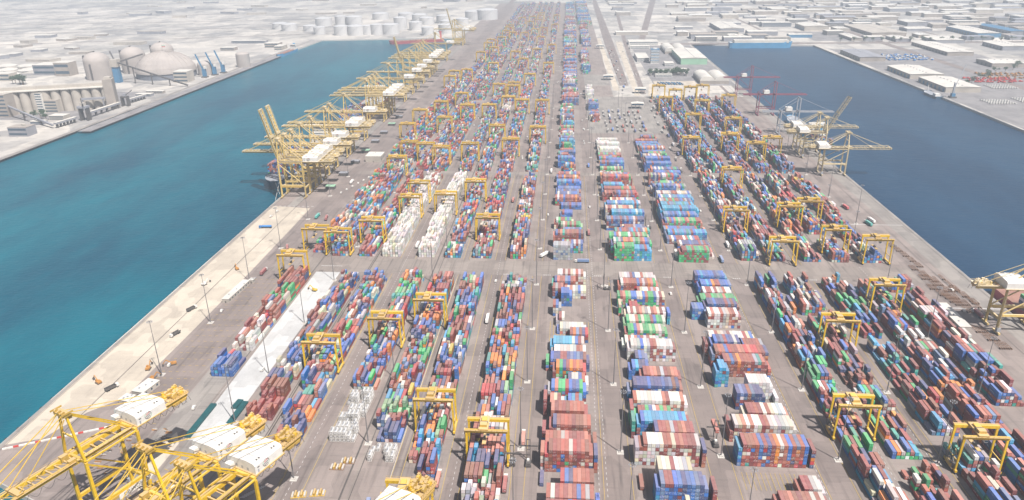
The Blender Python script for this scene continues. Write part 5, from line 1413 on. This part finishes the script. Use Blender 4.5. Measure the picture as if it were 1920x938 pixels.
WH = [('pale roofed quay shed nearest the barge crane', 804, 1620, 876, 1752, 11, M_ROOFW, M_CREAM), ('pale roofed quay shed second from the barge crane', 800, 1786, 876, 1920, 11, M_ROOFW, M_CREAM), ('grey roofed quay shed near the basin head', 784, 2060, 850, 2215, 11, M_GREYB, M_SAND),
      ('small flat shed beside the district road', 1040, 2468, 1086, 2552, 10, M_ROOFW, M_GREYB), ('long blue edged warehouse behind the district road', 1145, 2426, 1230, 2530, 10, M_ROOFW, M_GREYB), ('very long pale warehouse running away from the basin', 1056, 2160, 1126, 2392, 10, M_ROOFW, M_SAND),
      ('long cream warehouse at the right edge', 1256, 2262, 1325, 2375, 12, M_ROOFW, M_GREYB), ('wide cream warehouse nearest the right edge', 1070, 1955, 1150, 2035, 10, M_ROOFW, M_SAND), ('huge brown roofed hall beyond the basin', 1018, 2610, 1130, 2880, 12, M_CREAM, M_SAND),
      ('pale hall with blue wall far right', 1340, 2570, 1412, 2790, 14, M_ROOFW, M_BLUEB), ('large pale hall beyond the basin head with dark front', 545, 2750, 628, 2970, 14, M_ROOFW, M_GREYB), ('long low shed above the moored blue ship', 742, 2590, 818, 2620, 10, M_ROOFW, M_BLUEB),
      ('low white hall right of the basin head', 915, 2500, 950, 2625, 9, M_ROOFW, M_SAND), ('long blue roofed hall in the far right', 1480, 2640, 1530, 2870, 12, M_BLUEB, M_GREYB), ('distant hall with many window bays', 850, 2790, 935, 2910, 16, M_ROOFW, M_CREAM),
      ('far hall with dark wall beyond the long warehouse', 1266, 2930, 1340, 3025, 14, M_ROOFW, M_GREYB), ('distant flat grey hall at far right', 1400, 2838, 1492, 2930, 12, M_CREAM, M_GREYB), ('long low hall above the office tower', 170, 2685, 282, 2740, 10, M_ROOFW, M_CREAM)]
for lab, x0_, y0_, x1_, y1_, h, rf, wl_ in WH: building(lab, x0_, y0_, x1_, y1_, h, wl_, rf, 'warehouse', 'warehouse', flat=False, trim=M_BLUEB if wl_ is M_CREAM else M_STEEL)
# the distant industrial district, block by block
placed = [(w[1], w[2], w[3], w[4]) for w in WH]
r4 = random.Random(21); nb = 0
def free(x0, y0, x1, y1):
    return all(x1 < a_ or x0 > c_ or y1 < b_ or y0 > d_ for a_, b_, c_, d_ in placed)
rows_ = []
yy = 2500
while yy < 6200 and nb < 275:
    xx = 215 if yy < 4300 else 60; k = 0
    hrow = r4.uniform(36, 80) * (1 + (yy - 2500) / 4000)
    while xx < 460 + yy * .46:
        w = r4.uniform(36, 120) * (1 + (yy - 2500) / 3500)
        if r4.random() < .72 and free(xx, yy, xx + w, yy + hrow) and nb < 275 and not (225 + (yy - 2480) * .128 - 40 < xx + w and xx < 260 + (yy - 2480) * .128 + 20):
            nb += 1; k += 1
            m_ = r4.choice([M_ROOFW, M_ROOFW, M_CREAM, M_GREYB, M_ROOFW, M_SAND, M_WHITE])
            building(f"distant {'pale' if m_ in (M_ROOFW, M_WHITE, M_CREAM) else 'grey brown'} industrial hall, {ordw(k)} from left in the {ordw(len(rows_) + 1)} row beyond the right basin", xx, yy, xx + w * .86, yy + hrow * .8, r4.uniform(7, 15), r4.choice([M_SAND, M_GREYB, M_CREAM]), m_, 'warehouse', 'warehouse', flat=r4.random() < .4, group='distant halls of the right district', detail=yy < 3100, rz=R(r4.uniform(-2, 2)))
        xx += w + r4.uniform(8, 40)
    rows_.append(yy); yy += hrow + r4.uniform(10, 50)
# far left: sheds and low structures on the desert
for k in range(56):
    x, y = r4.uniform(-2600, -420), r4.uniform(3380, 5400)
    if k < 14: x, y = -1500 - r4.random() * 500, 2080 + k * 55
    w, l_ = r4.uniform(30, 110), r4.uniform(18, 50)
    building('low pale building far off on the desert behind the left basin' , x, y, x + w, y + l_, r4.uniform(5, 11), r4.choice([M_SAND, M_CREAM, M_GREYB]), r4.choice([M_ROOFW, M_CREAM]), 'building', 'building', flat=True, group='low buildings on the far left desert', detail=False, rz=R(r4.uniform(-25, 25)))

# right bank barge crane, barge and ships
t = thing('mobile_crane', 'blue harbour crane with lattice jib on the right quay', 'crane', (792, 1563, 0))
MB().box(-6, -6, 0, 6, 6, 3, M_STEEL).box(-3.5, -4, 3, 3.5, 4, 9, M_BLUEB).build('base', t)
MB().box(-1.6, -1.6, 9, 1.6, 1.6, 30, M_GREY).build('tower', t)
jb = MB()
for i in range(10):
    a_ = Vector((1 + i * 2.4, 3 + i * 2, 18 + i * 4.6)); b_ = Vector((1 + (i + 1) * 2.4, 3 + (i + 1) * 2, 18 + (i + 1) * 4.6))
    for s in (-1, 1): jb.beam(a_ + Vector((s * .8, 0, 0)), b_ + Vector((s * .8, 0, 0)), .4, .4, M_GREY)
    jb.beam(a_ + Vector((-.8, 0, 0)), b_ + Vector((.8, 0, 0)), .3, .3, M_GREY)
jb.build('jib', t)
def ship(name, label, x, y, rz, L, B_, free_, hull, deck=M_DECK, house=True, ends='aft', hatch=True, band=None, hh=18):
    """bow towards local -y"""
    t = thing(name, label, 'ship', (x, y, -4), rz)
    def outline(k, n=9):
        pts = []
        for i in range(n + 1):
            f_ = i / n
            pts.append((-B_ / 2 * math.sin(f_ * math.pi / 2) ** .65 * k, -L / 2 + L * .16 * f_))
        left = pts
        aft = [(-B_ / 2 * k, L / 2 - L * .04), (-B_ / 2 * k * .8, L / 2)]
        l_ = left + aft
        return l_ + [(-x_, y_) for x_, y_ in l_[::-1][:-1]]
    lo, hi = outline(.86), outline(1.0)
    n = len(hi)
    b = MB()
    hi = [(x_, y_ - (L * .025 if y_ < -L / 2 + L * .1 else 0)) for x_, y_ in hi]
    zt = [free_ + (2.4 if y_ < -L / 2 + L * .12 else 0) for x_, y_ in hi]
    vs = [(x_, y_, -2) for x_, y_ in lo] + [(x_, y_, z_) for (x_, y_), z_ in zip(hi, zt)]
    b.add(vs, [(i, (i + 1) % n, n + (i + 1) % n, n + i) for i in range(n)], hull)
    b.build('hull', t)
    MB().add([(x_ * .985, y_ * .995, z_ - .9) for (x_, y_), z_ in zip(hi, zt)], [tuple(range(n))], deck).build('deck', t)
    if house:
        ya = L / 2 - L * .16 if ends == 'aft' else -L * .1
        w = MB()
        for i in range(5): w.box(-B_ * .42 + i * .5, ya + i * .6, free_ - .85 + i * hh / 5, B_ * .42 - i * .5, ya + L * .09 - i * .3, free_ - .85 + (i + 1) * hh / 5 - .05, M_WHITE)
        w.box(-B_ * .5, ya - .5, free_ - .85 + hh, B_ * .5, ya + 5, free_ + hh + 2, M_WHITE)
        ho = w.build('superstructure', t)
        for i in range(5): MB().box(-B_ * .4 + i * .5, ya + i * .6 - .1, free_ + i * hh / 5 + hh * .08, B_ * .4 - i * .5, ya + i * .6 - .02, free_ + i * hh / 5 + hh * .12, M_GLASS).build('window_band', ho)
        MB().box(-3, ya + L * .095, free_ - .8, 3, ya + L * .095 + 7, free_ + hh + 3, band or hull).build('funnel', t)
    if hatch:
        m_ = 6
        for i in range(m_):
            y0_ = -L / 2 + L * .17 + i * L * .62 / m_
            MB().box(-B_ * .33, y0_, free_ - .85, B_ * .33, y0_ + L * .52 / m_, free_ + .9, deck).build('hatch_cover', t)
    MB().box(-.5, -L / 2 + L * .07, free_ + 1, .5, -L / 2 + L * .07 + 1, free_ + 14, M_WHITE).build('foremast', t)
    return t
# long light tall sided carrier moored at the head of the right basin
t = ship('vehicle_carrier', 'long bright blue car carrier with cream top moored at the basin head', 594, 2372, math.pi / 2, 186, 30, 17, M_HULLB, M_ROOFW, False, hatch=False)
MB().box(-13, -84, 16.2, 13, 80, 24, M_ROOFW).build('upper_deck', t)
s1 = ship('container_ship', 'dark hulled container ship with white bow under the left quay cranes', -400, 1062, 0, 262, 44, 11, M_HULLD, M_GREY, True, hatch=False, hh=26)
s2 = ship('container_ship', 'second container ship half hidden behind the left quay cranes', -400, 1420, 0, 250, 44, 11, M_HULLR, M_GREY, True, hatch=False, hh=26)
ship('container_ship', 'blue feeder ship with white superstructure beside the grey quay crane', 411, 1275, math.pi, 170, 26, 9, M_HULLB, M_GREY, True, hatch=False, hh=20)
ship('container_ship', 'red and dark ship moored behind the crane at the right edge', 412, 545, 0, 200, 30, 10, M_HULLR, M_DECK, False, hatch=True)
ship('bulk_carrier', 'long red and white tanker lying at the head of the left basin', -512, 2532, R(-52 - 12), 185, 27, 9, M_HULLR, M_DECK, True, hh=22)
ship('cargo_ship', 'small dark blue cargo ship moored along the far left bank', -868, 2262, 0, 150, 22, 8, M_HULLB, M_DECK, True, hh=14)
t = ship('work_barge', 'dark flat barge moored below the blue harbour crane', 770, 1600, R(180), 62, 18, 5, M_HULLD, M_GREY, False, hatch=False)
MB().box(-5, 10, 4, 5, 22, 9, M_WHITE).build('cabin', t)
t = thing('tugboat', 'small tug with white cabin in the corner of the right quay', 'boat', (404, 1228, -4), 0)
MB().prism([(-4, -14), (4, -14), (5, -6), (5, 12), (3, 15), (-3, 15), (-5, 12), (-5, -6)], -1, 3, M_GREY, M_HULLD).build('hull', t)
MB().box(-3, -6, 3, 3, 4, 7, M_WHITE).box(-2, -5, 7, 2, 0, 10, M_WHITE).build('cabin', t)
# mooring lines of the near container ship
for k, (a_, b_) in enumerate((((-393, 938, 8), (-375.5, 872, .5)), ((-400, 936, 8), (-375.5, 890, .5)))):
    tag(MB().beam(a_, b_, .35, .35, M_WHITE).build('mooring_line'), ('mooring line running from the ship bow to the end of the berth', 'shorter mooring line from the ship bow to the berth')[k], 'mooring line')
# right district yard goods
DC = [('white', 'white parked van'), ('red', 'red machine')]
vb = make_car(M_WHITE); vu = []
cnt = 0
for k in range(150):
    g_ = k // 50
    if g_ == 0: x, y = 835 + (k % 10) * 5.2, 1500 + (k // 10) * 9
    elif g_ == 1: x, y = 905 + (k % 10) * 5.5, 1520 + ((k - 50) // 10) * 9
    else: x, y = 925 + (k % 10) * 5.5, 1665 + ((k - 100) // 10) * 9
    o = place(vb, vu, (x, y, .1), 0, ('small pale car in the first parked rows on the right bank', 'small pale car in the second parked rows on the right bank', 'small pale car in the farthest parked rows on the right bank')[g_], ('cars in the first rows', 'cars in the second rows', 'cars in the farthest rows')[g_])
    o['category'] = 'car'; o.name = 'parked_car'; o.scale = (1.15, 1.3, 1.1)
def make_machine(cm, name, cat):
    t = thing(name, '', cat)
    MB().box(-1.4, -3.4, .8, 1.4, 3.2, 2.4, cm).build('body', t)
    MB().box(-.9, 0, 2.4, .9, 2, 3.8, cm).build('cab', t)
    MB().box(-1.6, -2.6, 0, -1.0, 2.6, 1, M_RUBBER).box(1.0, -2.6, 0, 1.6, 2.6, 1, M_RUBBER).build('track', t)
    return t
for cm, nm, g_, n_, fx in ((M_REDP, 'red', 0, 36, lambda k: (925 + (k % 12) * 9 + r4.uniform(-3, 3), 1742 + (k // 12) * 22 + r4.uniform(-6, 6))), (M_ORANGE, 'orange', 1, 36, lambda k: (985 + (k % 12) * 11, 1800 + (k // 12) * 26 + r4.uniform(-8, 8))), (M_BLUEP, 'blue', 2, 40, lambda k: (872 + (k % 10) * 12 + r4.uniform(-5, 5), 2080 + (k // 10) * 30 + r4.uniform(-9, 9))), (M_WHITE, 'white', 3, 30, lambda k: (880 + (k % 10) * 12 + r4.uniform(-5, 5), 2095 + (k // 10) * 32 + r4.uniform(-9, 9)))):
    mp = make_machine(cm, 'stored_machine', 'machine'); mu = []
    for k in range(n_):
        x, y = fx(k)
        o = place(mp, mu, (x, y, .1), r4.uniform(0, 3), f"{nm} machine among those stored in the open on the right bank", f"{nm} machines stored on the right bank")
        o.scale = (1.25, 1.4, 1.1)

# lorries waiting on the truck park in front of the gates
for k in range(84):
    if k < 48: x, y = 72 + (k % 8) * 9.5 + r4.uniform(-1, 1), 1262 + (k // 8) * 30 + r4.uniform(-7, 7)
    elif k < 66: x, y = 166 + (k % 2) * 7, 1020 + (k - 48) * 29
    else: x, y = 124 + (k % 3) * 5.5, 1640 + (k - 66) * 38
    if k % 5 == 4: continue
    w = ('on the open truck park before the gate canopies', 'in the lane beside the right straight blocks', 'driving on the far truck road')[0 if k < 48 else 1 if k < 66 else 2]
    o = place(trk, utk, (x, y, .2), R(r4.uniform(-10, 10)), f"white lorry {w}", 'lorries ' + w)
    if k % 2: lone_container(x, y, 1.55, 0, NAMES[r4.choice([0, 1, 5, 6, 12, 14])], 'container on a lorry ' + w)['group'] = 'containers on lorries ' + w
for k in range(70):
    x, y = (r4.choice([127, 134, 165, 169, -20, 31, -66, -165]) + r4.uniform(-1.5, 1.5), r4.uniform(1050, 2500))
    if x > 100 and y < 1650: y += 650
    o = place(car, uc, (x, y, .3), R(r4.choice([0, 180])), 'small white van driving on a far yard road', 'vans on the far yard roads')
